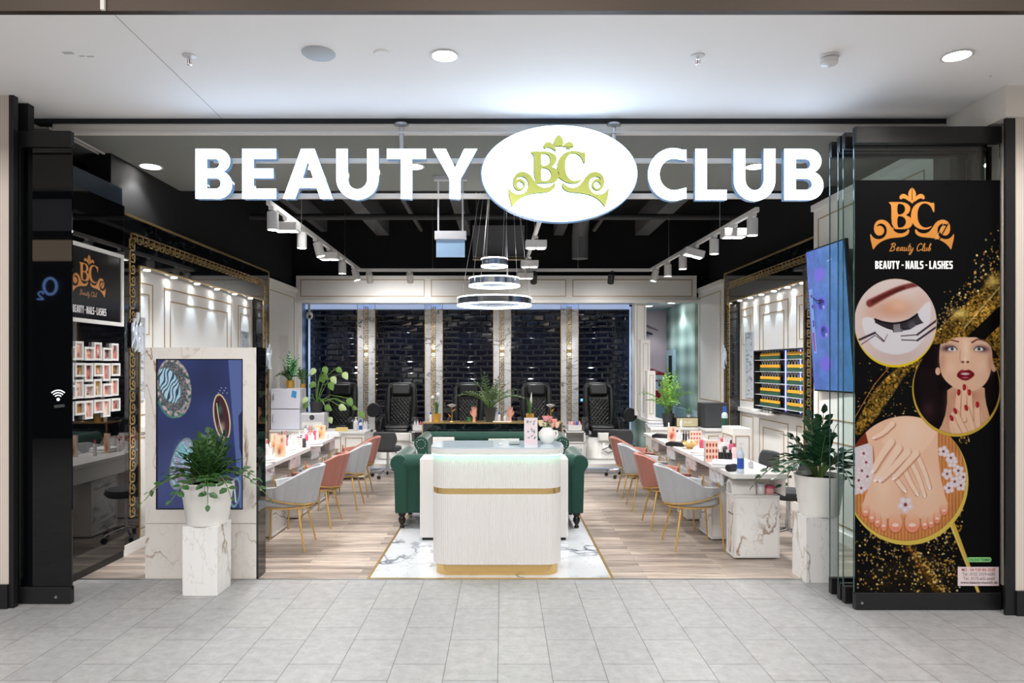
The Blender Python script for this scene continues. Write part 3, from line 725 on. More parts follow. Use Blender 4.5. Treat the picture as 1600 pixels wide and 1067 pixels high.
el = [(.563*math.cos(2*PI*i/72), .348*math.sin(2*PI*i/72)) for i in range(72)]
MB().poly(el, 0, .055, lambda u,v,a: (u,a,v)).build('sign_box', M['signside'], t, True)
MB().poly([(u*.985,v*.985) for u,v in el], -.012, 0, lambda u,v,a: (u,a,v)).build('lit_face', M['signface'], t, True)
def emblem(k, ext, yo, m_, nm_):
    out = []
    for p in logo_polys()+[chaikin(CURL,2), chaikin(mir(CURL),2)]:
        out.append([(((76+x_*1.134)*.15625+750-874)*k, -(((3+y_*1.134)*.15625+190)-271.5)*k) for x_, y_ in p])
    me = curve_mesh(out, ext); me.materials.clear(); me.materials.append(m_)
    return link(nm_, me, t, (0, yo, 0), (PI/2,0,0))
kk = 4.93/F
o = emblem(kk, .004, -.017, M['signteal'], 'emblem_edge'); o.location = (-.004,-.0165,-.004)
emblem(kk, .003, -.024, M['signgold'], 'crown_emblem')

# ------------------------------------------------------------------ glass door leaves
def leaf(name, lb, x0, x1, Y, top=3.18, railh=.11, shoeh=.115, lock=True, glassm=None, group=None):
    t = thing(name, lb, 'door', ((x0+x1)/2, Y, 0), 0, group); w2 = (x1-x0)/2
    MB().box(-w2,w2,-.006,.006,shoeh-.02,top-railh+.02).build('glass_pane', glassm or M['pane'], t)
    if not lock: pass
    else: MB().box(-w2-.003,-w2,-.006,.006,shoeh,top-railh).build('glass_edge', M['greenglass'], t)
    MB().box(-w2,w2,-.022,.022,top-railh,top).build('top_rail', M['blackmetal'], t, bevel=.003)
    MB().box(-w2,w2,-.022,.022,.004,shoeh).build('bottom_rail', M['blackmetal'], t, bevel=.003)
    return t
t = leaf('glass_door_leaf', 'front glass door leaf on the right carrying the poster', 2.32, 3.28, 4.54, glassm=M['pane'], group='folded glass door leaves')
MB().lathe([(.009,0),(.009,-.006),(1e-6,-.008)],16,axis='Y').build('lock', M['steel'], t, True, loc=(-.44,-.022,.05))
for y, lb in ((4.66,'second glass door leaf folded just behind the poster leaf'),(4.73,'third glass door leaf folded behind the poster leaf'),(4.85,'rearmost glass door leaf folded behind the poster leaf')):
    leaf('glass_door_leaf', lb, 2.31, 3.27, y, group='folded glass door leaves')
t = leaf('dark_glass_panel', 'tall dark glass panel on black rails at the left of the entrance', -3.26, -2.91, 4.655, 3.19, glassm=M['darkleaf'])
MB().lathe([(.009,0),(.009,-.006),(1e-6,-.008)],16,axis='Y').build('lock', M['steel'], t, True, loc=(.08,-.022,.05))
g = MB()
wx, wz = (90-VX)*4.64/F+3.085, H-(624-VY)*4.64/F
g.lathe([(1e-6,0),(.011,0),(.011,-.002),(1e-6,-.002)], 16, (wx,-.008,wz), 'Y')
for r in (.028,.045,.062):
    g.tube([(wx+r*math.cos(a), -.009, wz+r*math.sin(a)) for a in [math.radians(45+9*i) for i in range(11)]], .004, 6)
g.build('wifi_sticker', M['wifi'], t)
g = MB().obox((wx+.01,-.012,wz-.045),(.07,.004,.02),(0,-.1,0)); g.build('sticker_card', M['dgrey'], t)
# reflected shop across the mall: a lit sign and lintel on the far wall
t = thing('shop_sign_opposite', 'blue glowing round shop sign mirrored in the dark glass panel at left', 'sign', (0,0,0))
cx, cz, D = (75-VX)*15.2/F, H+(573-447)*15.2/F, 15.2
g = MB(); g.tube([(cx+.03+.14*math.cos(a), -5.93, cz+.18*math.sin(a)) for a in [2*PI*i/28 for i in range(28)]], .028, 8, True)
ob = mat('blue_sign', (120,160,230), .5, emit=(120,160,225), es=6)
g.build('letter_o', ob, t, True); g = MB(); g.tube([(cx-.19+dx*.7,-5.93,cz-.02+dz*.7) for dx,dz in ((.09,-.22),(.07,-.14),(0,-.14),(-.07,-.2),(-.02,-.28),(.08,-.36),(.1,-.38),(-.1,-.38))][::1], .018, 6)
g.build('digit_two', ob, t, True)
# the digit must read correctly from the mall, so it stands to the right of the O when you face that wall

o = B(-11.9,11.9,-5.99,-5.9,3.95,4.4); struct(o, 'lintel', mat('lit_lintel', (200,185,165), .6, emit=(200,180,155), es=2.2))
struct(B(-11.9,11.9,-5.99,-5.9,4.62,5.3), 'upper_band_opposite', mat('grey_band',(150,150,158),.6,emit=(120,120,130),es=.8))
for i, z in enumerate((1.0,1.4,1.8)): struct(B(-7.4,-5,-5.99,-5.9,z,z+.05), 'shelf_opposite', mat('dim_shelf', (90,90,95), .6))

# ------------------------------------------------------------------ shop soffit fittings
for x, lb in ((-3.16,'round recessed light in the grey soffit at the far left'),(-1.73,'round recessed light in the grey soffit behind the letter A'),(-.8,'round recessed light in the grey soffit behind the letter T'),(2.28,'round recessed light in the grey soffit behind the letter U')):
    downlight('ceiling_light', lb, (x,6.18,3.4), .085, 28, 'soffit downlights')
t = thing('ceiling_hatch', 'white framed access hatch in the grey soffit at far left', 'hatch', (-3.55,5.6,3.4))
g = MB()
for o_, w_ in ((0,.02),(.05,.012)):
    g.box(-.6+o_,.2-o_,.62-o_-w_,.62-o_,-.012,0); g.box(.2-o_-w_,.2-o_,-.5+o_,.62-o_,-.012,0); g.box(-.6+o_,.2-o_,-.5+o_,-.5+o_+w_,-.012,0)
g.build('hatch_frame', M['beige'], t)
# hanging emergency sign
x0, _, z0 = at(704, 401, 6.5)
t = thing('hanging_exit_sign', 'pale blue hanging emergency light panel on two rods behind letter Y', 'emergency light', (x0, 6.5, 0))
MB().box(-.155,.155,-.03,.03,3.36,3.4).build('ceiling_plate', M['silver'], t)
for s_ in (-1,1): MB().cyl((s_*.115,0,3.36),(s_*.115,0,2.88),.008,n=8).build('rod', M['silver'], t, True)
MB().box(-.15,.15,-.025,.025,2.80,2.88).build('housing', M['silver'], t, bevel=.004)
MB().box(-.135,.135,-.006,.006,2.635,2.80).build('panel', mat('pale_blue_panel',(160,190,220),.2,emit=(150,185,225),es=.15), t)
# ring chandelier
x, y = at(772.5, 0, 7.2)[0], 7.2; zc = {}
t = thing('ring_chandelier', 'three tier chandelier of glowing crystal rings on thin wires', 'chandelier', (x, y, 0))
for r, zb in ((.39,2.235),(.268,2.44),(.14,2.645)):
    a = MB(); a.lathe([(r-.035,zb),(r,zb),(r,zb+.012),(r-.035,zb+.012),(r-.035,zb)], 48); a.lathe([(r-.012,zb+.075),(r,zb+.075),(r,zb+.086),(r-.012,zb+.086),(r-.012,zb+.075)], 48)
    a.build('led_ring', mat('ring_led',(255,255,255),.5,emit=(255,254,252),es=7) if r == .39 else bpy.data.materials['ring_led'], t, True)
    a = MB().lathe([(r-.006,zb+.012),(r-.002,zb+.012),(r-.002,zb+.075),(r-.006,zb+.075),(r-.006,zb+.012)], 48); a.build('crystal_band', mat('crystal_band',(150,160,175),.12,metal=.8) if r == .39 else bpy.data.materials['crystal_band'], t, True)
    w_ = MB()
    for k in range(4):
        an = PI/4+k*PI/2+r; w_.cyl((r*math.cos(an),r*math.sin(an),zb+.08),(.06+.12*math.cos(an),-.1+.12*math.sin(an),3.94),.0028,n=5)
    w_.build('suspension_wires', M['steel'], t)
MB().lathe([(.2,3.97),(.2,3.94),(1e-6,3.94)],24,(.06,-.1,0)).build('canopy', M['white'], t, True)
MB().cyl((.06,-.1,3.97),(.06,-.1,4.0),.015).build('stem', M['white'], t, True)
# track lighting
def track(lb, p0, p1):
    t = thing('light_track', lb, 'light track', (0,0,0), 0, 'ceiling light tracks')
    d = Vector(p1)-Vector(p0); a = math.atan2(d.y, d.x)
    MB().obox((Vector(p0)+Vector(p1))/2, (d.length, .035, .04), (0,0,a)).build('rail', M['white'], t)
    n = max(2, int(d.length/1.4)); g = MB()
    for k in range(n): q = Vector(p0)+d*((k+.5)/n); g.cyl(q, (q.x,q.y,4.0), .003, n=5)
    g.build('suspension_wires', M['steel'], t); return t
ZT = 2.97
track('long white light track above the left nail desks', (-1.95,5.73,ZT), (-2.02,9.75,ZT)); track('long white light track above the right nail desks', (2.22,5.99,ZT), (2.1,9.75,ZT))
track('white light track across the back in front of the bulkhead', (-2.02,9.75,ZT), (2.1,9.75,ZT)); track('white light track in the middle behind the ring chandelier', (.35,6.4,ZT), (.3,9.7,ZT))
spots = []
def spot_light(loc, lb, kind, tilt=(0,0), rz=0, en=20, dark=False, group=None):
    t = thing('track_spotlight', lb, 'spotlight', loc, rz, group); m_ = M['leather2'] if dark else M['white']
    MB().box(-.02,.02,-.05,.05,-.045,-.02).build('adapter', m_, t)
    R = Matrix.Rotation(tilt[0],3,'X') @ Matrix.Rotation(tilt[1],3,'Y'); 
    if kind == 'can':
        h = MB().lathe([(.045,-.055),(.047,-.06),(.047,-.205),(.043,-.208),(.043,-.195)], 20); h.v = [tuple(R @ Vector(p)) for p in h.v]; h.build('housing', m_, t, True)
        h = MB().lathe([(1e-6,-.197),(.042,-.197)], 20); h.v = [tuple(R @ Vector(p)) for p in h.v]; h.build('lens', M['ledsoft'], t)
        o_ = R @ Vector((0,0,-.215))
    else:
        h = MB().box(-.11,.11,-.07,.07,-.14,-.06); h.v = [tuple(R @ Vector(p)) for p in h.v]; h.build('housing', m_, t, bevel=.008)
        for s_ in (-1,1):
            h = MB().box(s_*.05-.04,s_*.05+.04,-.05,.05,-.143,-.139); h.v = [tuple(R @ Vector(p)) for p in h.v]; h.build('lens', M['ledsoft'], t)
        o_ = R @ Vector((0,0,-.15))
    if en:
        l = lamp('SPOT', o_, en, (1,.985,.96), (tilt[0],tilt[1],0), spot_size=2.5, spot_blend=.8, shadow_soft_size=.06); l.parent = t
def xy(side, y): return (-1.95-.07*(y-5.73)/4.02) if side < 0 else (2.22-.12*(y-5.99)/3.76)
ES = 62
lp = 0
ords = ['nearest','second','third','fourth','fifth','sixth','seventh']
for side, nm_, ys in ((-1,'left',(5.85,6.25,6.75,7.3,7.9,8.6,9.3)),(1,'right',(6.1,6.55,7.1,7.7,8.2,8.85,9.4))):
    for i, y in enumerate(ys):
        k = 'flood' if i in (1,4 if side < 0 else 3) else 'can'
        tl = (.0,.25*side) if i in (3,6) else (0,0)
        spot_light((xy(side,y),y,ZT), ('%s %s spotlight on the %s ceiling track, counted from the entrance' % (ords[i], 'twin flood' if k == 'flood' else 'cylinder', nm_)), k, tl, 0, ES*(1.6 if k == 'flood' else 1), group='spotlights on the %s track' % nm_)
for i, x in enumerate((-1.9,-1.32)): spot_light((x,9.75,ZT), 'white can spotlight on the back track, %s' % ('beside the left corner' if i == 0 else 'further from the left corner'), 'can', (.75,0), 0, ES*.55)
for x, lb in ((.45,'dark can spotlight on the back track behind the chandelier'),(1.55,'dark can spotlight on the right half of the back track')): spot_light((x,9.75,ZT), lb, 'can', (.6,0), 0, ES*.45, True)
for i, y in enumerate((7.15,8.5,9.6)): spot_light((.35-.015*i,y,ZT), 'twin flood lamp on the middle track, %s' % ('nearest the entrance','in the middle','furthest back')[i], 'flood', (0,0), 0, ES*1.3)
t = thing('air_conditioner', 'dark grey boxed air unit hanging behind the ring chandelier', 'air conditioner', (-.05,9.0,0))
MB().box(-.34,.34,0,.4,3.05,3.45).build('housing', M['duct'], t); MB().obox((0,-.1,3.0),(.66,.3,.012),(.25,0,0)).build('air_deflector', M['goldline'], t)
g = MB(); [g.cyl((x,.2,3.45),(x,.2,4.0),.01,n=6) for x in (-.3,.3)]; g.build('hanger_rods', M['steel'], t)
g = MB().tube([(1.15,10.2,3.2),(1.15,10.2,3.55),(1.15,10.0,3.75),(1.15,9.7,3.82)], .12, 16); o = g.build('air_duct', M['duct'], smooth=True); tag(o,'round dark grey air duct elbow under the black ceiling right of the oval sign','duct')
for x,y in ((-.55,8.8),(1.2,9.2),(2.5,6.9)):
    pass

# ------------------------------------------------------------------ alcove lights and tiles lights
for i, x in enumerate((-2.8,-1.75,-.6,.55,1.7)):
    downlight('ceiling_light', 'small recessed light over the %s pedicure bay from the left' % ('first','second','third','fourth','fifth')[i], (x,11.5,2.68), .045, 34, 'lights over the pedicure bays', (.9,.94,1), spot=1.9)
for i, x in enumerate((-2.36,-1.19,-.005,1.165)):
    t = thing('column_light', 'small gold up and down light on the %s marble column from the left' % ('first','second','third','fourth')[i], 'wall light', (x,11.9,1.87), 0, 'lights on the marble columns')
    MB().box(-.035,.035,-.03,.02,-.035,.035).build('housing', M['gold'], t, bevel=.004)
    for s_ in (-1,1):
        MB().lathe([(1e-6,s_*.036),(.022,s_*.036)],14,(0,-.005,0)).build('lens', M['ledsoft'], t)
        l = lamp('SPOT', (0,-.005,s_*.05), .55, (1,.97,.92), (0 if s_ < 0 else PI,0,0), spot_size=1.5, spot_blend=.6, shadow_soft_size=.02); l.parent = t
for i, (x, y) in enumerate(((2.6,11.3),(2.85,11.6),(2.6,12.2))):
    downlight('ceiling_light', 'recessed light in the back room ceiling, %s' % ('nearest the bulkhead','beside the mint wallpaper','nearest the eye poster')[i], (x,y,2.68), .06, 20, 'back room ceiling lights', (.9,.95,1))
for nm_, X, s_, a, b in (('left',XL,1,aL,bL),('right',XR,-1,aR,bR)):
    n = 6; 
    for i in range(n):
        y = a+(b-a)*(i+.5)/n
        downlight('ceiling_light', '%s small recessed light washing the %s white wall panelling, counted from the entrance' % (ords[i] if i else 'nearest', nm_), (X+s_*.07,y,2.488), .03, 13.0, 'small lights over the %s panelling' % nm_, (.66,.83,1), spot=1.05)

# ------------------------------------------------------------------ plants
def zz_foliage(n, h, spread, seed, leaf=.05, droop=.5, pairs=8, up=1.0, wid=.45, lim=None):
    """pinnate stems: returns (stems, leaves) builders, origin at the soil"""
    r = random.Random(seed); S = MB(); L = MB()
    for k in range(n):
        an = 2*PI*k/n*1.0+r.uniform(-.3,.3); lean = r.uniform(.15,1)*spread; hh = h*r.uniform(.7,1.08)*(1-.15*lean/spread*droop); sx = math.sin(an)*(lim or 0)
        if sx > 0: lean *= 1-.62*sx
        pts = []; m = 9
        for i in range(m):
            t_ = i/(m-1); rr = .02+lean*t_**1.3; zz = hh*(t_ - droop*(lean/spread)**1.5*1.0*t_**2.4)*up
            pts.append(Vector((rr*math.cos(an), rr*math.sin(an), zz)))
        S.tube(pts, [.0065*(1-.7*i/m) for i in range(m)], 5)
        for j in range(pairs):
            t_ = .3+.7*j/(pairs-1); f = t_*(m-1); i = min(int(f), m-2); p = pts[i].lerp(pts[i+1], f-i); d = (pts[i+1]-pts[i]).normalized()
            side = d.cross(Vector((0,0,1)));
            if side.length < .2: side = Vector((-math.sin(an), math.cos(an), 0))
            side.normalize(); nrm = side.cross(d).normalized()
            for s_ in ((-1,1) if j < pairs-1 else (0,)):
                ll = leaf*r.uniform(.8,1.2)*(1-.35*abs(t_-.55)); dv = (d*(.5 if s_ else 1)+side*s_*.85+nrm*r.uniform(-.25,.45)).normalized(); cr = dv.cross(nrm).normalized()
                w_ = ll*wid; q = p+dv*.004; up_ = cr.cross(dv).normalized()*ll*.08
                L.add([q, q+dv*ll*.35+cr*w_*.5+up_, q+dv*ll*.75+cr*w_*.38+up_, q+dv*ll, q+dv*ll*.75-cr*w_*.38+up_, q+dv*ll*.35-cr*w_*.5+up_, q+dv*ll*.5], [(0,1,6),(1,2,6),(2,3,6),(3,4,6),(4,5,6),(5,0,6)])
    return S, L
def pot(t, prof, m_, rs, zs, name='pot'):
    MB().lathe(prof, 32).build(name, m_, t, True, angle=.9); MB().lathe([(1e-6,zs),(rs,zs)], 24).build('soil', M['soil'], t)
def ribs(r0, r1, h, n):
    out = [(r0*.96,0)]
    for i in range(n+1):
        z = h*i/n; r = r0+(r1-r0)*i/n; out += [(r+.0,z+.001),(r+.0045,z+h/n*.5)]
    return out[:-1]+[(r1+.004,h),(r1-.008,h),(r1-.014,h*.9)]
def big_pot(lb, loc, rz, seed, n, h, spread, droop, leafm, leaf=.06, pairs=8, wid=.45, lim=None):
    t = thing('potted_zz_plant', lb, 'plant', loc, rz, 'plants in white pots on marble pedestals')
    pot(t, ribs(.138,.178,.30,9), M['pot'], .16, .27)
    S, L = zz_foliage(n, h, spread, seed, leaf, droop, pairs, wid=wid, lim=lim)
    S.build('stems', M['stem'], t, True, loc=(0,0,.27)); L.build('foliage', leafm, t, loc=(0,0,.27)); return t
# left pedestal and plant
o = MB().box(-.122,.122,-.122,.122,0,.485).build('pedestal', M['marble'], loc=(-2.112,4.925,0), bevel=.002); tag(o,'white marble plinth with brown veins under the left potted plant','pedestal',group='marble plinths at the entrance')
big_pot('leafy green plant in a white ribbed pot on the left marble plinth', (-2.11,4.925,.485), 0, 5, 34, .40, .42, 1.3, mat('mid_dark_leaf',(50,88,42),.4), .07, 7, .62, lim=1)
o = MB().box(-.122,.122,-.122,.122,0,.485).build('pedestal', M['marble'], loc=(2.37,5.215,0), bevel=.002); tag(o,'white marble plinth with grey veins under the right potted plant','pedestal',group='marble plinths at the entrance')
big_pot('dark green arching plant in a white pot on the right marble plinth', (2.40,5.215,.485), 0, 11, 19, .56, .52, 1.5, M['leaf'], .088, 9, .6, lim=-1)

# ------------------------------------------------------------------ marble screen stand on the left
t = thing('marble_display_stand', 'tall freestanding marble panel with built in screen at left of the entrance', 'display stand', (-2.28,5.2,0))
g = MB(); g.box(-.42,.42,0,.14,0,.413); g.box(-.42,.42,0,.14,.417,.52); g.box(-.42,.42,0,.14,1.66,1.745); g.box(-.42,-.34,0,.14,.52,1.66); g.box(.318,.42,0,.14,.52,1.66); g.box(-.34,.318,.05,.14,.52,1.66)
g.build('marble_body', M['marble2'], t); MB().box(.42,.435,0,.16,0,1.745).build('side_panel', M['blackglass'], t)
g = MB(); rect_y(g, -.34,.318,.52,1.66,.012,.01,.009); g.build('screen_bezel', M['blackmetal'], t)
stand = t
# ------------------------------------------------------------------ printed pictures and screens
def paint_screen_left():
    A = Art(244,561,379,796,1.6,(50,60,108)); n = A.noise(40,3)[...,None]
    A.a = A.a*(.82+.3*n); A.poly([(356,561),(379,561),(379,796),(374,796)], (88,104,158)); A.poly([(372,650),(379,640),(379,720),(374,700)], (40,46,84))
    # upper left plate
    def mottle(cx, cy, rx, ry, ang, cols, cell, seed, dirn=None):
        X, Y = A.X-cx, A.Y-cy; c, n_ = math.cos(ang), math.sin(ang); u, v = X*c+Y*n_, -X*n_+Y*c
        m = np.clip(.5-(np.sqrt((u/rx)**2+(v/ry)**2)-1)*min(rx,ry), 0, 1)[..., None]
        q = 6/cell; f = .5+.27*(np.sin(u*q+2.6*np.sin(v*q*.7+seed))+np.sin(v*q*.9+2.4*np.sin(u*q*.8+seed*2)))
        if dirn is not None: f = .5+.5*np.sin((X*math.cos(dirn)+Y*math.sin(dirn))*1.15+2.2*np.sin(v*.22)+1.2*np.sin(u*.4))
        f = np.clip((f-.2)/.6, 0, .999)*(len(cols)-1); i = f.astype(int); t_ = (f-i)[..., None]; cc = np.array(cols, float)
        A.a = A.a*(1-m)+(cc[i]*(1-t_)+cc[i+1]*t_)*m
    mottle(271,606,27,47,-.12,[(54,92,88),(86,120,112),(176,138,142),(120,150,132),(196,170,176)],13,20)
    mottle(269,604,22,39,-.12,[(60,84,92),(150,116,122),(96,128,118),(70,60,76)],8,24)
    mottle(264,602,15,29,-.35,[(48,70,84),(120,160,184),(214,234,246),(168,204,226)],8,30,.35)
    A.line([(247,628),(256,646),(270,654),(286,646)], 3, (86,140,116), soft=2, smooth=2, op=.8)
    # right dish
    A.ell(346,652,13,37,(226,204,150),-.14); A.ell(346,652,11,34.5,(70,32,44),-.14)
    for k in range(8): A.blob(340+k*1.5,630+k*7,3,4,(28,16,24),.8)
    A.blob(343,640,4,8,(60,110,90),.9); A.blob(346,668,5,9,(180,160,150),.9); A.blob(349,680,4,6,(70,130,140),.9); A.line([(338,630),(342,660),(350,684)], 1.2, (235,225,180), smooth=1)
    for k in range(7): A.ell(341+k*2.2,614-(k%3)*4,1,1,(150,160,190))
    A.ell(283,725,17,42,(120,130,140),.25); mottle(283,725,15,38,.25,[(84,150,160),(190,170,190),(120,100,140),(160,210,214)],9,40); A.blob(280,745,8,14,(130,90,130),.8); A.blob(284,705,8,12,(110,180,190),.8)
    for k in range(6): A.line([(274,705+k*8),(292,712+k*8)], 1, (70,90,110))
    A.ell(367,770,8,24,(110,150,160),.1); A.ell(367,770,6,20,(70,60,100),.1); A.line([(365,755),(368,785)],2,(190,230,220))
    return A
A = paint_screen_left()
A.mesh('screen', M['screen'], lambda U,V: np.stack([-.337+U*.652, np.full_like(U,.008), 1.657-V*1.134],1), stand)

def paint_tv():
    A = Art(0,0,72,133,2.2,(92,120,206)); n = A.noise(9,5)[...,None]; n2 = A.noise(3,6)[...,None]
    A.a = A.a*(.88+.14*n+.08*n2); A.a[..., 1] += (A.X/72*26)
    for cx, cy, r in ((24,24,8.5),(24,52,8),(26,78,8.5),(26,108,9)): A.ell(cx,cy,r*1.25,r*.78,(120,110,226),0,3)
    for cx, cy in ((24,52),(26,78)): A.ell(cx,cy,6,5,(60,80,180),0,2); A.blob(cx-2,cy-2,2,2,(30,30,90)); A.blob(cx+4,cy+3,2,1.6,(190,210,240))
    A.line([(8,44),(16,48),(28,49)], .9, (20,20,50)); A.line([(9,46),(18,51),(30,50)], .7, (20,20,50))
    A.poly([(1,36),(8,36),(10,98),(4,98)], (128,168,236)); A.poly([(8,36),(10,60),(10,98)], (40,60,130))
    for y in (43,53,68,71): A.ell(4.5+ (y%3),y,1.6,1.8,(90,40,160))
    A.poly([(3.5,78),(6.5,78),(7.5,96),(5,96)], (170,40,120)); A.line([(40,14),(48,13)],.8,(200,220,250)); A.line([(24,8),(24,14)],.8,(50,70,140))
    return A
A = paint_tv()
# television leaning out from the right wall
Ptv = {k: Vector(v) for k, v in dict(tl=(2.96,6.7,2.71), tr=(2.99,6.02,2.71), bl=(3.04,6.7,1.38), br=(3.08,6.02,1.38)).items()}
t = thing('wall_television', 'tall screen with blue nail artwork leaning out from the right wall', 'television', (0,0,0))
def tvp(U,V,off=0):
    U = np.asarray(U)[:,None]; V = np.asarray(V)[:,None]
    p = (np.array(Ptv['tl'])*(1-U)+np.array(Ptv['tr'])*U)*(1-V)+(np.array(Ptv['bl'])*(1-U)+np.array(Ptv['br'])*U)*V
    p = p.copy(); p[:,0] += off; return p
A.mesh('screen', M['screen'], lambda U,V: tvp(U,V,-.003), t)
def hexa(g, off0, off1, e):
    c = tvp([-e,1+e,1+e,-e],[-e*.55,-e*.55,1+e*.55,1+e*.55],off0); d = tvp([-e,1+e,1+e,-e],[-e*.55,-e*.55,1+e*.55,1+e*.55],off1)
    g.add([tuple(p) for p in c]+[tuple(p) for p in d], [(0,1,2,3),(7,6,5,4),(0,4,5,1),(1,5,6,2),(2,6,7,3),(3,7,4,0)])
g = MB(); hexa(g, .004, .03, .02); g.build('casing', M['blackmetal'], t)
MB().box(3.04,3.1,6.3,6.45,1.95,2.15).build('wall_bracket', M['blackmetal'], t)

def slogan(parent, m_, x0, x1, ztop, zbot, off, plane='front'):
    W_ = {'B':.54,'E':.46,'A':.6,'U':.55,'T':.5,'Y':.6,'N':.56,'I':.215,'L':.44,'S':.52,'H':.55,'-':.3,' ':.14}; polys = []; x = 0
    for ch in 'BEAUTY - NAILS - LASHES':
        w_ = W_[ch]; s_ = .2
        if ch == 'N': p = [[(0,0),(s_,0),(s_,.55),(w_-s_,0),(w_,0),(w_,1),(w_-s_,1),(w_-s_,.45),(s_,1),(0,1)]]
        elif ch == 'I': p = [[(0,0),(w_,0),(w_,1),(0,1)]]
        elif ch == 'H': p = [[(0,0),(s_,0),(s_,.42),(w_-s_,.42),(w_-s_,0),(w_,0),(w_,1),(w_-s_,1),(w_-s_,.6),(s_,.6),(s_,1),(0,1)]]
        elif ch == 'S': p = [chaikin([(0,.0),(w_-.1,0),(w_,.1),(w_,.5),(w_-.1,.58),(.2,.62),(.2,.82),(w_,.82),(w_,1),(.1,1),(0,.9),(0,.5),(.1,.44),(w_-.2,.4),(w_-.2,.18),(0,.18)],1)]
        elif ch == '-': p = [[(0,.4),(w_,.4),(w_,.55),(0,.55)]]
        elif ch == ' ': p = []
        elif ch == 'A': p = [[(0,0),(.19,0),(.235,.22),(w_-.235,.22),(w_-.19,0),(w_,0),(w_/2+.12,1),(w_/2-.12,1)], [(.265,.38),(w_/2,.8),(w_-.265,.38)]]
        else: p = glyph(ch, w_)
        polys += [[(x+a, b) for a, b in q] for q in p]; x += w_+.07
    me = curve_mesh(polys, 0); co = np.empty(len(me.vertices)*3); me.vertices.foreach_get('co', co); co = co.reshape(-1,3); out = np.zeros_like(co)
    out[:, 0 if plane == 'front' else 1] = x0+co[:,0]/(x-.07)*(x1-x0); out[:, 1 if plane == 'front' else 0] = off; out[:,2] = zbot+co[:,1]*(ztop-zbot)
    me.vertices.foreach_set('co', out.ravel()); me.update(); me.materials.clear(); me.materials.append(m_); return link('slogan', me, parent)

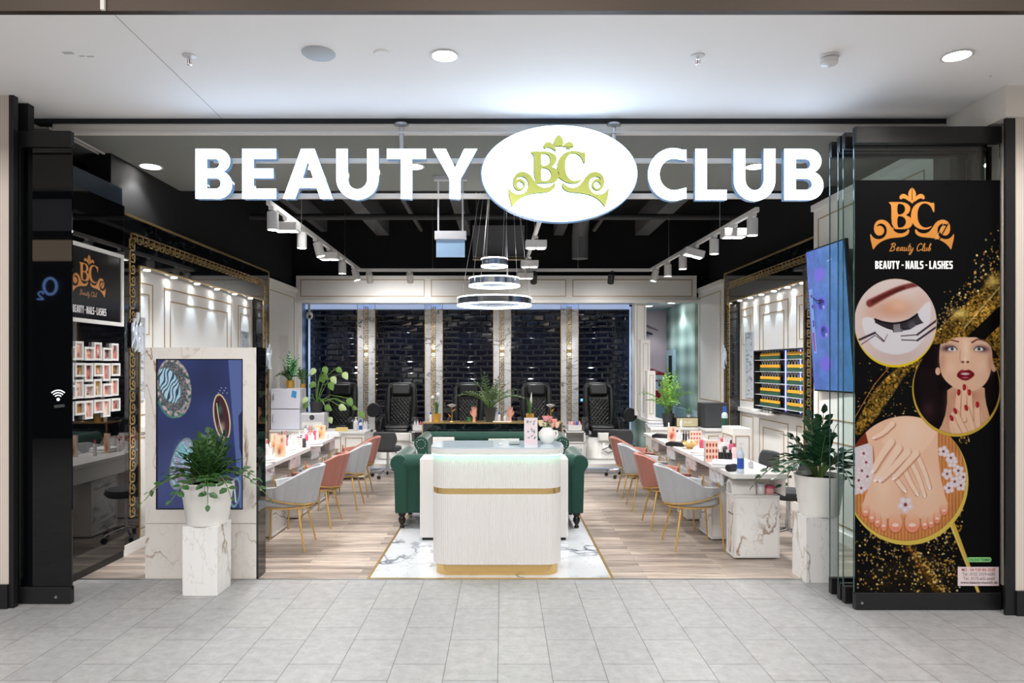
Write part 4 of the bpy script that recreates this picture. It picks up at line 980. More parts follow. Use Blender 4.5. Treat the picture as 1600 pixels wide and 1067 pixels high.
# ---- big poster on the right door leaf
def paint_poster():
    A = Art(1334,282,1567,928,1.5,(19,19,20)); X, Y = A.X, A.Y
    n1, n2, n3 = A.noise(2.2,1), A.noise(5,2), A.noise(14,3)
    gold = np.stack([205*n1+70*n2, 150*n1+60*n2, 55*n1+30*n2],-1)*(.55+.6*n3[...,None])
    def band(pl, op=1, sm=2):
        m = Art.__new__(Art); m.__dict__ = dict(A.__dict__); m.a = np.zeros_like(A.a); m.clip = None; Art.poly(m, pl, (1,1,1), 3, 1, sm)
        al = m.a[...,:1]*op; A.a = A.a*(1-al)+np.clip(gold,0,255)*al
    band([(1575,400),(1575,600),(1500,640),(1430,560),(1380,640),(1334,690),(1334,650),(1372,600),(1420,560),(1470,510),(1530,460)])
    band([(1334,930),(1360,880),(1480,860),(1520,930)], .12)
    A.poly([(1334,640),(1362,596),(1390,566),(1398,566),(1366,606),(1334,664)], (16,14,14)); A.line([(1334,652),(1364,602),(1392,570)], 1.2, (170,120,60))
    A.poly([(1575,470),(1575,500),(1535,538),(1512,528)], (16,14,12)); A.line([(1510,512),(1567,448)], 2, (250,225,150), soft=2, op=.7)
    A.blob(1502,490,12,7,(250,225,130),.8); A.blob(1556,440,10,10,(245,215,120),.7)
    r = random.Random(3)
    def dots(n, f, s0=.5, s1=1.9):
        for _ in range(n):
            p = f()
            if p: A.ell(p[0],p[1],*(2*[r.uniform(s0,s1)]),r.choice([(232,186,90),(200,150,60),(250,226,160),(170,120,50)]),0,1,r.uniform(.5,1))
    def up():
        t_ = r.random(); x = 1410+157*t_; y = 560-150*t_**1.2+r.gauss(0,10)-r.random()**2*60*t_; return (x,y) if x < 1567 else None
    dots(330, up); dots(200, lambda: (r.uniform(1338,1500),r.uniform(560,650)),.4,1.2)
    dots(520, lambda: (r.uniform(1342,1500)+r.gauss(0,6), 928-r.random()**.9*110))
    dots(120, lambda: (lambda t_: (1420+60*t_+r.gauss(0,5), 850+75*t_))(r.random())); dots(60, lambda: (r.uniform(1450,1500), r.uniform(820,928)), .5, 2)
    dots(16, lambda: (1502+r.gauss(0,3), r.uniform(795,830))); dots(16, lambda: (1506+r.gauss(0,8), r.uniform(682,692)))
    for k in range(16): A.blob(1418+k*3.2,850+k*5,3,6,(170,110,30),.35)
    A.poly([(1486,820),(1494,816),(1536,928),(1531,928)], (214,180,80))
    A.line([(1488,820),(1533,928)], 1.4, (250,235,170), op=.6)
    # circle 3: hands and feet
    sk, skd, skl = (240,196,168), (206,140,108), (250,216,192)
    A.ell(1418,752,98,99,(224,196,92)); A.ell(1416,747,96,97,(0,0,0))
    m = np.clip(.5-(np.sqrt(((X-1416)/96)**2+((Y-747)/97)**2)-1)*96,0,1); A.clip = m
    st = .5+.5*np.sin(X*1.15); A.put((slice(None),slice(None)), np.ones_like(X), (0,0,0))
    wood = np.stack([196+34*st, 122+34*st, 66+30*st],-1)*(.9+.15*A.noise(20,8)[...,None]); A.a = A.a*(1-m[...,None])+wood*m[...,None]
    A.poly([(1330,650),(1350,650),(1360,690),(1330,705)], (120,50,30)); A.poly([(1330,700),(1362,690),(1364,760),(1330,775)], (222,214,220))
    def flower(cx, cy, s, seed=0):
        for k in range(5):
            a = 2*PI*k/5+seed; A.ell(cx+s*.55*math.cos(a), cy+s*.55*math.sin(a), s*.48, s*.42, (226,208,214),a,1); A.blob(cx+s*.6*math.cos(a), cy+s*.6*math.sin(a), s*.2,s*.2,(246,236,240))
        A.ell(cx,cy,s*.22,s*.22,(130,70,80))
    for i, (x, y) in enumerate(((1345,735),(1352,722),(1340,750),(1354,744),(1344,762),(1348,708),(1490,722),(1500,735),(1482,740),(1494,752),(1476,705),(1504,758),(1485,762),(1508,745),(1488,715))): flower(x,y,9,i)
    # legs and feet
    A.poly([(1352,655),(1378,640),(1470,640),(1466,680),(1470,742),(1482,785),(1484,800),(1472,806),(1440,812),(1412,800),(1384,812),(1352,806),(1344,795),(1352,770),(1364,745),(1366,700)], sk, 1, smooth=2)
    A.blob(1380,760,14,24,skl,.6); A.blob(1450,760,14,24,skl,.5); A.blob(1412,790,5,24,skd,.55)
    for tx, ty, rx, ry in ((1399,816,11,15),(1380,818,5.5,11),(1370,812,5.5,11),(1361,806,5,10),(1351,797,6,9),(1426,816,12,15),(1446,816,6,11),(1456,814,5,10),(1466,807,5.5,10),(1477,795,6,9)):
        A.ell(tx,ty+1.5,rx+.8,ry+.8,(150,80,50),0,2,.6); A.ell(tx,ty,rx,ry,(240,180,150),0,1); A.blob(tx,ty+ry*.5,rx*.8,ry*.45,(236,130,100),.8); A.ell(tx,ty+ry*.25,rx*.5,ry*.2,(252,220,206),0,1); A.blob(tx,ty-ry*.9,rx*1.1,ry*.4,sk,.8)
    # hands
    def finger(pts, w0, w1, nail=True, c=skl):
        A.line([(x+.8,y+1.4) for x,y in pts], w0+1.5, (176,112,84), 2, .7, 1, w1+1.5); A.line(pts, w0, c, 1, 1, 1, w1)
        if nail:
            (ax,ay),(bx,by) = pts[-2],pts[-1]; a = math.atan2(by-ay,bx-ax); A.ell(bx,by,w1*.62,w1*.34,(250,222,214),a,.8); A.ell(bx+math.cos(a)*w1*.55,by+math.sin(a)*w1*.55,w1*.3,w1*.32,(255,250,248),a,.8)
    for p in (([(1436,716),(1446,738),(1453,760)],8,6),([(1424,722),(1436,745),(1445,772)],8,6),([(1412,730),(1422,752),(1433,770)],8,6),([(1396,742),(1405,755),(1413,765)],8,6)): finger(*p)
    A.poly([(1346,652),(1375,640),(1400,636),(1396,660),(1372,690),(1358,700),(1352,680)], sk, 1, smooth=1)
    A.poly([(1398,645),(1432,638),(1462,650),(1468,672),(1450,700),(1430,716),(1410,712),(1390,700),(1374,690),(1392,668)], (246,206,180), 1, smooth=2); A.blob(1425,675,16,18,skl,.7)
    finger([(1394,662),(1380,676),(1366,683)],9,5)
    for p in (([(1392,690),(1376,712),(1364,733)],12,8),([(1404,700),(1386,726),(1369,747)],12,8),([(1418,706),(1396,730),(1377,748)],12,8),([(1432,708),(1414,728),(1398,745)],11,7)): finger(*p)
    flower(1415,788,13,.4); A.clip = None
    # circle 2: face
    A.ell(1497,608,71,74,(206,172,66)); m = np.clip(.5-(np.sqrt(((X-1497)/69)**2+((Y-605)/72)**2)-1)*69,0,1)
    m = np.where(Y < 560, np.clip(.5-(np.sqrt(((X-1500)/73)**2+((Y-596)/78)**2)-1)*70,0,1)*(Y > 534-(X-1500)*.1), m); A.clip = m
    A.put((slice(None),slice(None)), np.ones_like(X), (20,14,16)); A.blob(1452,640,10,14,(70,46,50),.6); 
    for k in range(10): A.line([(1440+k*2.6,575),(1438+k*3,610),(1446+k*4,660)], .8, (62,40,42), 1, .5, 1)
    fs, fd = (226,184,156), (190,132,108)
    A.poly([(1482,600),(1482,640),(1470,672),(1450,690),(1560,690),(1550,650),(1543,625),(1542,600)], (212,164,134), 1, smooth=1); A.blob(1512,618,22,9,(168,112,88),.7); A.blob(1486,640,7,22,fd,.5)
    A.clip = np.clip(m+np.clip(.5-(np.sqrt(((X-1512)/44)**2+((Y-566)/42)**2)-1)*40,0,1)*(Y > 527),0,1)
    A.poly([(1469,560),(1470,540),(1476,527),(1500,524),(1530,526),(1548,532),(1555,548),(1554,575),(1546,598),(1530,610),(1513,613),(1492,606),(1474,590),(1470,572)], fs, 1, smooth=2)
    A.ell(1467,580,4,6,fs); A.ell(1557,572,4.5,9,fs); A.blob(1474,565,6,16,fd,.6); A.blob(1551,565,5,18,fd,.6); A.blob(1512,545,7,20,(244,212,188),.8); A.blob(1488,575,9,9,(240,200,176),.6); A.blob(1536,572,8,9,(240,200,176),.6)
    A.blob(1483,544,10,5,(60,36,56),.95,-.1); A.blob(1538,545,11,5,(60,36,56),.95,.1)
    for ex in (1490,1533):
        A.ell(ex,545,7.5,3.6,(232,226,224)); A.ell(ex,545,3,3.2,(110,130,136)); A.ell(ex,545,1.4,1.6,(20,20,24)); A.line([(ex-8,546),(ex-3,541.5),(ex+4,541.5),(ex+8,546)],1.4,(30,18,26),smooth=1)
    A.line([(1474,536),(1484,530),(1500,534)], 3, (110,66,56), 1, 1, 2, 2); A.line([(1522,535),(1532,529),(1546,534)], 3, (110,66,56), 1, 1, 2, 2)
    A.line([(1503,548),(1502,560),(1504,566)], 1.5, fd, 2, .6, 1); A.ell(1507,565.5,2.2,1.6,(90,40,36),0,1); A.ell(1515,565.5,2.2,1.6,(90,40,36),0,1); A.blob(1511,561,4,3,(248,218,196),.7)
    A.poly([(1496,586),(1504,577),(1511,579),(1518,577),(1528,585),(1518,593),(1511,595),(1502,592)], (118,24,38), 1, smooth=1); A.ell(1511,584,7,1.8,(214,190,186),0,1); A.blob(1511,590,5,1.4,(214,120,120),.8); A.blob(1505,580,3,1,(200,100,104),.7)
    A.clip = m
    A.poly([(1484,660),(1490,640),(1536,636),(1538,660),(1530,682),(1490,684)], (232,190,162), 1, smooth=1)
    for pts, w_, nl in (([(1498,660),(1499,635),(1500.5,613)],8,1),([(1509,655),(1509,630),(1509.5,605)],8,1),([(1520,655),(1519,635),(1517.5,613)],8,1),([(1532,665),(1531,648),(1530.5,632)],7,1),([(1512,678),(1502,658),(1495,642)],8,1),([(1524,672),(1518,654),(1512.5,637)],8,1),([(1505,684),(1496,668),(1489,653)],8,1)):
        A.line([(x+1,y+1) for x,y in pts], w_+1, (176,122,98), 1.5, .8); A.line(pts, w_, (236,194,166), 1); bx, by = pts[-1]; a = math.atan2(pts[-1][1]-pts[-2][1], pts[-1][0]-pts[-2][0]); A.ell(bx,by,5,3,(160,28,36),a,.8); A.blob(bx-1,by,1,2,(220,110,110),.6)
    A.clip = None
    # circle 1: lash treatment
    A.ell(1399,505,66,69,(232,200,40)); A.ell(1399,503,66,67,(220,202,198)); m = np.clip(.5-(np.sqrt(((X-1399)/65.5)**2+((Y-502.5)/66.5)**2)-1)*66,0,1); A.clip = m
    A.blob(1396,483,36,15,(206,150,122),1); A.blob(1404,478,16,10,(232,186,160),.8); A.blob(1360,500,14,20,(212,168,154),.6); A.blob(1445,470,16,16,(214,176,164),.6); A.blob(1400,556,44,16,(206,182,176),.8)
    A.poly([(1343,498),(1356,494),(1380,505),(1402,508),(1428,496),(1450,470),(1458,474),(1452,520),(1430,548),(1398,556),(1366,546),(1350,524)], (226,222,228), 3, 1, 2)
    A.line([(1358,474),(1385,460),(1410,449),(1440,443)], 12, (116,48,44), 3, .95, 2, 6); A.line([(1362,472),(1388,459),(1412,450)], 5, (70,24,24), 2, .6, 2)
    A.line([(1366,499),(1380,504),(1400,506),(1422,500),(1434,491)], 3, (30,24,28), 1, 1, 2)
    for k in range(64):
        t_ = k/63; x = 1368+t_*66; y = 499+7*math.sin(PI*min(1,t_*1.15)) - (t_ > .75)*(t_-.75)*30; a = PI/2+.8*(.5-t_)*1.4; ln = (6+9*t_) if not .4 < t_ < .6 else 13
        A.line([(x,y),(x+math.cos(a)*ln*.6,y+math.sin(a)*ln*.7),(x+math.cos(a)*ln*.9+2,y+math.sin(a)*ln)], 1.2 if not .42 < t_ < .58 else .6, (26,22,28), .7, .95, 1)
    for p, w_ in (([(1334,534),(1366,520),(1381,533)],4.5),([(1340,541),(1366,524),(1380,534)],1.5),([(1381,533),(1386,523)],1),([(1466,500),(1434,523),(1408,525)],4),([(1466,510),(1434,532),(1409,531)],4)):
        A.line(p, w_, (70,52,62), .8, 1, 0, .8)
    A.clip = None
    paint_logo(A, .153125, 1330, 275, (222,148,72))
    return A
A = paint_poster()
lx = lambda px: (px-VX)*4.54/F
t = thing('door_poster', 'tall black and gold beauty poster with three round photos on the right glass door', 'poster', (0,4.54,0))
px0, px1, pz0, pz1 = 2.322, 3.278, H-(928-VY)*4.54/F, H-(282-VY)*4.54/F
A.mesh('printed_sheet', M['art'], lambda U,V: np.stack([px0+U*(px1-px0), np.full_like(U,-.009), pz1-V*(pz1-pz0)],1), t, .62)
MB().box(px0,px1,-.0078,-.0066,pz0,pz1).build('backing', M['blackmetal'], t)
def ptxt(nm_, body, m_, x0, x1, y0, y1, bold=0, shear=0, yy=-.011):
    Y = 4.54; text_obj(nm_, body, m_, t, (x0-VX)*Y/F, (x1-VX)*Y/F, H-(y0-VY)*Y/F, H-(y1-VY)*Y/F, yy, bold=bold, shear=shear)
Y_ = 4.54/F; slogan(t, M['print_white'], (1366-VX)*Y_, (1487-VX)*Y_, H-(408-VY)*Y_, H-(420.5-VY)*Y_, -.011)
def pbox(nm_, x0, x1, y0, y1, m_, r=.001, yy=-.0098):
    Y = 4.54; f = Y/F; MB().poly(rrect((x0-VX)*f,(x1-VX)*f,H-(y1-VY)*f,H-(y0-VY)*f,r), yy, yy+.0006, lambda u,v,a: (u,a,v)).build(nm_, m_, t)
pbox('contact_panel', 1495, 1559, 885, 914.5, mat('pale_pink_print',(216,198,200),.5)); pbox('booking_label', 1509.5, 1547.5, 870, 877.5, mat('light_green_print',(130,190,120),.5), .014)
ptxt('booking_text', 'ONLINE TERMIN', M['print_green'], 1511, 1546, 871.6, 876, .01)
ptxt('hours_text', 'MO - SA 9:30 BIS 20:00', M['print_red'], 1501, 1553, 887, 891.5, .01); ptxt('phone_text', 'Tel.: 0152 2439-6686', M['print_grey'], 1502, 1553, 893.5, 898.5); ptxt('phone_text', 'Tel.: 0175-602-6668', M['print_grey'], 1503.5, 1552, 900.5, 905.5); ptxt('web_text', 'www.beauty-munich.de', M['print_dark'], 1499, 1557, 907, 912.5, .012)

# ---- framed logo poster and photo collage on the black wall
A = Art(0,0,74,56,3.2,(18,17,20))
paint_logo(A, .0515, -3.0, -2, (222,150,84))
t = thing('wall_sign_poster', 'white framed black poster with gold BC crown on the left black wall', 'poster', (-3.18,0,0))
ya, yb, za, zb = 4.96, 5.74, 1.935, 2.53
A.mesh('printed_sheet', M['artgloss'], lambda U,V: np.stack([np.full_like(U,.012), ya+.03+U*(yb-ya-.06), zb-.03-V*(zb-za-.06)],1), t)
g = MB(); rect_x(g, ya, yb, za, zb, .001, .022, .03, 1); g.build('frame', M['wallwhite'], t)
slogan(t, M['print_white'], 5.07, 5.50, 2.062, 2.005, .0135, 'left')
t = thing('photo_collage_frame', 'white multi photo frame of staggered pictures under the logo poster', 'picture frame', (-3.18,0,0))
r = random.Random(9)
for i in range(6):
    for j in range(4):
        wide = (i+j) % 2 == 0; y = 5.02+i*.118; z = 1.70-j*.143+(.02 if i % 2 else 0); dw, dh = (.062,.052) if wide else (.05,.07)
        g = MB(); rect_x(g, y-dw, y+dw, z-dh, z+dh, .001, .03 if wide else .022, .016, 1); g.box(.001,.008,y-dw+.01,y+dw-.01,z-dh+.01,z+dh-.01); f = g.build('photo_frame', M['white'], t)
        P = Art(0,0,10,12,1.6,tuple(r.choice([(214,160,140),(190,120,110),(220,190,170),(120,90,84),(150,120,60)])))
        for _ in range(6): P.blob(r.uniform(0,10),r.uniform(0,12),r.uniform(1,3),r.uniform(1,4),r.choice([(240,220,210),(60,40,40),(200,110,100),(235,190,170),(120,60,60)]),.8)
        P.mesh('photo', M['art'], lambda U,V,y=y,z=z,dw=dw,dh=dh: np.stack([np.full_like(U,.0095), y-dw+.017+U*(2*dw-.034), z+dh-.017-V*(2*dh-.034)],1), f)
# ---- eye poster in the back room
A = Art(1000,485,1045,700,2,(196,180,190)); A.blob(1040,540,30,60,(206,192,200),.8)
A.line([(995,500),(1010,509),(1030,516)], 5, (84,64,84), 3, .8, 2, 1); A.blob(1009,522,9,4,(70,80,110),.9); A.line([(998,518),(1010,519),(1020,522)],2.4,(40,36,50),1.5,smooth=1); A.blob(1012,560,20,22,(186,170,182),.5)
A.poly([(1000,578),(1020,576),(1045,584),(1045,588),(1000,588)], (150,50,70), 2); A.poly([(1000,586),(1045,586),(1045,607),(1000,607)], (188,206,222)); A.poly([(1000,607),(1045,607),(1045,628),(1000,628)], (150,40,56)); A.poly([(1000,607),(1045,607),(1045,610),(1000,610)],(230,220,224)); A.poly([(1000,628),(1045,628),(1045,700),(1000,700)], (140,180,196))
t = thing('wall_poster', 'tall poster of an eye and red lips on the back room wall', 'poster', (0,12.8,0))
A.mesh('printed_sheet', M['art'], lambda U,V: np.stack([2.56+U*.49, np.full_like(U,-.004), H-(485+V*215-VY)*12.8/F],1), t)
MB().box(2.56,3.05,-.003,0,H-(700-VY)*12.8/F,H-(485-VY)*12.8/F).build('backing', M['white'], t)
text_obj('lettering', 'ern', mat('purple_print',(96,50,90),.5), t, 2.70, 3.0, H-(593-VY)*12.8/F, H-(604-VY)*12.8/F, -.006, bold=.02)
# ------------------------------------------------------------------ reception desk
YD = 5.25; t = thing('reception_desk', 'white fluted reception desk with gold band and mint light under the top', 'reception desk', (-.042,YD,0))
def fluted(x0, x1, y0, y1, r, amp=.004, per=.0165):
    pl = rrect(x0, x1, y0, y1, r, 10); P = [Vector((a,b)) for a,b in pl]; out = []; L = 0
    for i in range(len(P)):
        a, b = P[i], P[(i+1)%len(P)]; d = b-a; n = max(1, int(d.length/(per/4)))
        nr = Vector((d.y,-d.x)).normalized() if d.length > 0 else Vector((0,0))
        for k in range(n):
            s_ = L+d.length*k/n; q = a+d*(k/n)+nr*amp*abs(math.sin(PI*s_/per)); out.append((q.x,q.y))
        L += d.length
    return out
W = .494
up = lambda u,v,a: (u,v,a)
MB().poly(fluted(-W,W,0,.47,.13), .09, .628, up).build('lower_body', M['white'], t)
MB().poly(fluted(-W,W,0,.47,.13), .672, .915, up).build('upper_body', M['white'], t)
MB().poly(rrect(-W-.001,W+.001,-.001,.471,.13,10), .628, .672, up).build('gold_band', M['gold'], t, True)
MB().poly(rrect(-W+.02,W-.02,.02,.45,.12,10), .004, .09, up).build('gold_plinth', M['gold'], t, True)
MB().poly(rrect(-W+.02,W-.02,.02,.45,.12,10), .915, .932, up).build('neck', M['white'], t, True)
MB().poly(rrect(-W-.02,W+.025,-.022,.49,.14,10), .932, .975, up).build('top_edge', M['white'], t, True, bevel=.003)
MB().poly(rrect(-W-.02,W+.025,-.022,.49,.14,10), .975, .985, up).build('glass_top', mat('pale_glass_top',(196,212,222),.06,ior=1.6), t, True)
g = MB(); q = rrect(-W-.012,W+.012,-.014,.482,.135,10); g.tube([(a,b,.926) for a,b in q if b < .25], .004, 6); g.build('light_strip', M['ledgreen'], t, True)
# inner desk behind
t = thing('inner_desk', 'low plain white desk behind the fluted reception desk', 'desk', (-.077,6.32,0))
MB().rbox(-.683,.683,0,.34,.03,.753,.02).build('body', M['white'], t, bevel=.006); MB().box(-.66,.66,.02,.32,0,.03).build('plinth', M['leather2'], t)
def at_desk(px0, px1, py, Y): return at(px0,py,Y)[0], at(px1,py,Y)[0], at(0,py,Y)[2]
x0,x1,z1 = at_desk(676,710,683,6.45)
t = thing('computer_monitor', 'white backed monitor with black edge standing on the inner desk', 'monitor', ((x0+x1)/2,6.45,.753)); w2=(x1-x0)/2
MB().box(-w2,w2,0,.02,.03,z1-.753).build('back_shell', M['white'], t, bevel=.004); MB().box(-w2-.006,w2+.006,.02,.028,.024,z1-.745).build('screen', M['blackglass'], t); MB().box(-.02,.02,.005,.02,.0,.06).box(-.07,.07,-.03,.07,0,.008).build('foot', M['white'], t)
for a,b,py,lb in ((720,757,691,'low white document stand on the inner desk, beside the monitor'),(763,806,685.5,'white framed board standing on the inner desk behind the card holder')):
    x0,x1,z1 = at_desk(a,b,py,6.5); t = thing('document_stand', lb, 'stand', ((x0+x1)/2,6.5,.753)); w2=(x1-x0)/2; g = MB(); rect_y(g,-w2,w2,0,z1-.753,0,.015,.012,1); g.build('frame', M['white'], t); MB().box(-w2+.012,w2-.012,.005,.01,.012,z1-.765).build('sheet', M['silver'], t)
# things on the top
ZC = .985
def on_top(px, py): return at(px,py,5.5)[0]
t = thing('card_holder', 'small clear card holder with white cards on the reception desk', 'card holder', (on_top(803,0),5.42,ZC))
MB().box(-.042,.042,-.015,.03,0,.006).build('base', M['pane'], t); MB().box(-.04,.04,0,.004,.006,.05).build('cards', M['white'], t); MB().box(-.042,.042,-.008,-.005,.0,.03).build('front_lip', M['pane'], t)
o = MB().lathe([(1e-6,0),(.018,0),(.02,.012),(1e-6,.016)],14).build('small_trinket', M['silver'], smooth=True, loc=(on_top(782,0),5.4,ZC)); tag(o,'tiny silvery trinket on the reception desk left of the card holder','trinket')
t = thing('leaflet_stand', 'tall pale pink leaflet stand with grey floral pattern on the desk', 'leaflet stand', (on_top(829.5,0),5.5,ZC))
A = Art(0,0,21,41,4,(226,208,212)); r = random.Random(4)
for _ in range(16):
    x,y = r.uniform(3,18), r.uniform(3,38); A.blob(x,y,2,1.2,(120,130,130),.9,r.uniform(0,3)); A.blob(x+1.5,y+1,1.4,.9,(240,238,240),.9); A.ell(x,y,.6,.6,(60,70,72))
A.mesh('printed_card', M['art'], lambda U,V: np.stack([-.053+U*.106, np.full_like(U,-.004), .205-V*.205],1), t); MB().box(-.053,.053,-.0035,.03,0,.205).build('card_box', M['white'], t)
t = thing('rose_vase', 'white heart shaped vase of pink and cream roses on the reception desk', 'vase', (on_top(855,0),5.52,ZC))
MB().lathe([(.03,0),(.05,.02),(.068,.06),(.066,.09),(.045,.115),(.03,.13),(.026,.13),(.02,.1)], 28).build('vase', M['pot'], t, True)
g = MB(); g.tube([(.06,0,.04),(.085,0,.07),(.08,0,.1),(.055,0,.1)], .008, 6); g.build('handle', M['pot'], t, True)
r = random.Random(2)
for (x,z,c) in ((-.05,.165,(240,214,180)),(-.02,.15,(244,222,196)),(.02,.195,(232,150,160)),(.055,.175,(240,170,160)),(.08,.15,(244,196,170)),(-.01,.2,(236,160,170)),(.04,.15,(238,180,170))):
    g = MB()
    for k in range(3):
        rr = .026-.007*k
        g.grid(lambda u,v,rr=rr,k=k: (x+rr*(.55+.5*v)*(1+.12*math.sin(5*2*PI*u+k))*math.cos(2*PI*u), .0+(x*.2)+rr*(.55+.5*v)*(1+.12*math.sin(5*2*PI*u+k))*math.sin(2*PI*u), z-.02+.04*v-.004*k), 20, 4, cu=True)
    g.ell((x,x*.2,z),(.01,.01,.014),8,6); nm_ = 'rose_%d_%d_%d' % c
    g.build('rose', bpy.data.materials.get(nm_) or mat(nm_, c, .7), t, True)
g = MB(); S_, L_ = zz_foliage(6,.09,.07,8,.03,.2,3); L_.build('leaves', M['leaf2'], t, loc=(0,0,.11))

# ------------------------------------------------------------------ chesterfield sofas
def sofa(lb, loc, rz, w_=1.90, d=.78, h=.735):
    t = thing('chesterfield_sofa', lb, 'sofa', loc, rz, 'green velvet sofas')   # faces -y in local space, origin centre of front
    hw = w_/2; za = .16
    MB().box(-hw+.17,hw-.17,.06,d-.1,za,.33).build('base', M['green'], t, bevel=.02)
    for s_ in (-1,1):
        g = MB()
        pl = [(0,za),(.15,za)]+[(.15,h-.13)]+[(.13+.0,h-.12)]
        # arm profile: upright slab with a roll turned outwards
        prof = [(.16,za),(.16,h-.07)]+[(.085+.078*math.cos(a), h-.078+.078*math.sin(a)) for a in [i*PI/10 for i in range(0,14)]]
        prof = [(.16,za),(.16,h-.1)]+[(.075+.085*math.cos(a), h-.085+.085*math.sin(a)) for a in [PI*.0+i*PI*1.25/12 for i in range(13)]]+[(.03,h-.17),(.04,za)]
        g.poly([(hw-u if s_>0 else -hw+u, v) for u,v in [(p[0]-.0,p[1]) for p in prof]], 0, d-.03, lambda u,v,a: (u,a,v))
        g.v = [(x+( .04*s_ if z > h-.2 else 0)*0, y, z) for x,y,z in g.v]
        g.build('arm', M['green'], t, True, bevel=.012, angle=.6)
        n_ = MB(); xs = s_*(hw-.035), s_*(hw-.135)
        for x in xs:
            for k in range(9): n_.ell((x,-.003,h-.2-k*.034),(.0075,.004,.0075),8,4)
        for k in range(12):
            a = 2*PI*k/12; n_.ell((s_*(hw-.075)+.055*math.cos(a),-.003,h-.088+.055*math.sin(a)),(.0075,.004,.0075),8,4)
        n_.build('nailheads', M['chrome'], t, True)
    # tufted back with roll
    g = MB()
    def bk_(u,v):
        x = -hw+.15+u*(w_-.3); z = .34+v*(h-.42); a = math.cos(u*PI*9)**2*math.cos(v*PI*2.5)**2
        return (x, d-.22-.035+.03*(1-a)*-1+.03, z)
    g.grid(bk_, 60, 16); g.build('tufted_back', M['green'], t, True)
    g = MB(); prof = [(d-.2,.18),(d-.2,h-.1)]+[(d-.11+.09*math.cos(a), h-.09+.09*math.sin(a)) for a in [PI-i*PI*1.2/12 for i in range(13)]]+[(d-.045,h-.18),(d-.045,.16)]
    g.poly(prof, -hw+.12, hw-.12, lambda u,v,a: (a,u,v)); g.build('back', M['green'], t, True, bevel=.01)
    for s_ in (-1,1):
        MB().rbox(min(0,s_*(hw-.17)),max(0,s_*(hw-.17)),.03,d-.24,.33,.45,.04).build('seat_cushion', M['green'], t, True, bevel=.02)
    for sx in (-1,1):
        for y in (.07,d-.1):
            MB().lathe([(.012,.0),(.024,.012),(.024,.02),(.016,.035),(.034,.07),(.036,.095),(.024,.12),(.038,.135),(.038,.165)],14,(sx*(hw-.1),y,0)).build('leg', M['darkwood'], t, True)
    return t
sofa('green velvet sofa turned away, with its back to the reception desk', (-.13,7.5,0), PI, w_=1.93)
s2 = sofa('green velvet sofa facing the entrance below the black marble counter', (-.13,8.36,0), 0, w_=1.87, h=.75)

# ------------------------------------------------------------------ black marble counter with plants
YC = 9.2
t = thing('marble_counter', 'white counter with gold edged black marble band behind the sofas', 'counter', (-.135,YC,0))
MB().box(-.93,.93,0,.3,.02,.66).build('body', M['wallwhite'], t); MB().box(-.93,.93,0,.3,.66,.84).build('marble_band', M['blackmarble'], t)
g = MB(); g.box(-.94,.94,-.008,.31,.84,.856); g.box(-.94,.94,-.008,0,.655,.668); g.box(-.94,-.925,-.008,0,.655,.85); g.box(.925,.94,-.008,0,.655,.85); g.build('gold_edge', M['gold'], t)
ZB = .856
def cx(px, Y=YC+.12): return at(px,0,Y)[0]
def grass(t, z, n, h, sp, seed, m_, name='grass', w_=.004):
    r = random.Random(seed); g = MB()
    for k in range(n):
        a = r.uniform(0,2*PI); l = r.uniform(.1,1)*sp; hh = h*r.uniform(.6,1); c, s_ = math.cos(a), math.sin(a)
        p = [(.012*c,.012*s_,z),(l*.4*c,l*.4*s_,z+hh*.6),(l*c,l*s_,z+hh)]; q = Vector((-s_,c,0))*w_
        v = [Vector(x) for x in p]; g.add([v[0]-q,v[0]+q,v[1]+q,v[1]-q,v[2]],[(0,1,2,3),(3,2,4)])
    g.build(name, m_, t)
for px, lb, fl in ((682.6,'gold pot of green grass with round white flowers on the counter, left','balls'),(828,'gold pot of green grass with a white plume on the counter, right','plume')):
    t = thing('potted_grass', lb, 'plant', (cx(px),YC+.12,ZB), 0, 'gold pots on the marble counter')
    MB().lathe([(.045,0),(.058,.11),(.053,.11),(.05,.095),(1e-6,.095)],24).build('pot', M['goldpot'], t, True)
    grass(t,.09,70,.24,.07,int(px),M['leaf2'])
    g = MB(); w_ = MB()
    if fl == 'balls':
        for (x,z) in ((-.055,.33),(.015,.37),(-.005,.27)): g.ell((x,0,z),(.023,.023,.023),12,8); w_.cyl((0,0,.09),(x,0,z),.002,n=5)
    else: g.tube([(.01,0,.2),(.015,0,.3),(.022,0,.4)],[.012,.014,.003],8); w_.cyl((0,0,.09),(.01,0,.2),.002,n=5)
    g.build('flowers', M['print_white'], t, True); w_.build('stems', M['stem'], t)
for px, lb in ((706,'metal rose ornament on the counter beside the left gold pot'),(860,'metal rose ornament at the right end of the counter')):
    t = thing('rose_ornament', lb, 'ornament', (cx(px),YC+.1,ZB), 0, 'metal rose ornaments')
    MB().lathe([(.025,0),(.022,.008),(.004,.012)],16).tube([(0,0,.01),(.004,0,.08),(0,0,.2)],.004,6).build('stem', M['brass'], t, True)
    g = MB(); [g.grid(lambda u,v,k=k: ((.018+.014*k*v)*math.cos(2*PI*u)*(1+.15*math.sin(10*PI*u+k)),(.018+.014*k*v)*math.sin(2*PI*u)*(1+.15*math.sin(10*PI*u+k)),.2+.03*v+.004*(3-k)),20,4,cu=True) for k in range(4)]; g.ell((0,0,.215),(.02,.02,.02),10,6); g.build('bloom', M['silver'], t, True)
    g = MB()
    for s_,z in ((-1,.06),(1,.13)): g.add([(0,0,z),(s_*.03,.008,z+.015),(s_*.055,0,z+.05),(s_*.025,-.008,z+.035)],[(0,1,2,3)])
    g.build('leaves', M['brass'], t, solid=.002)
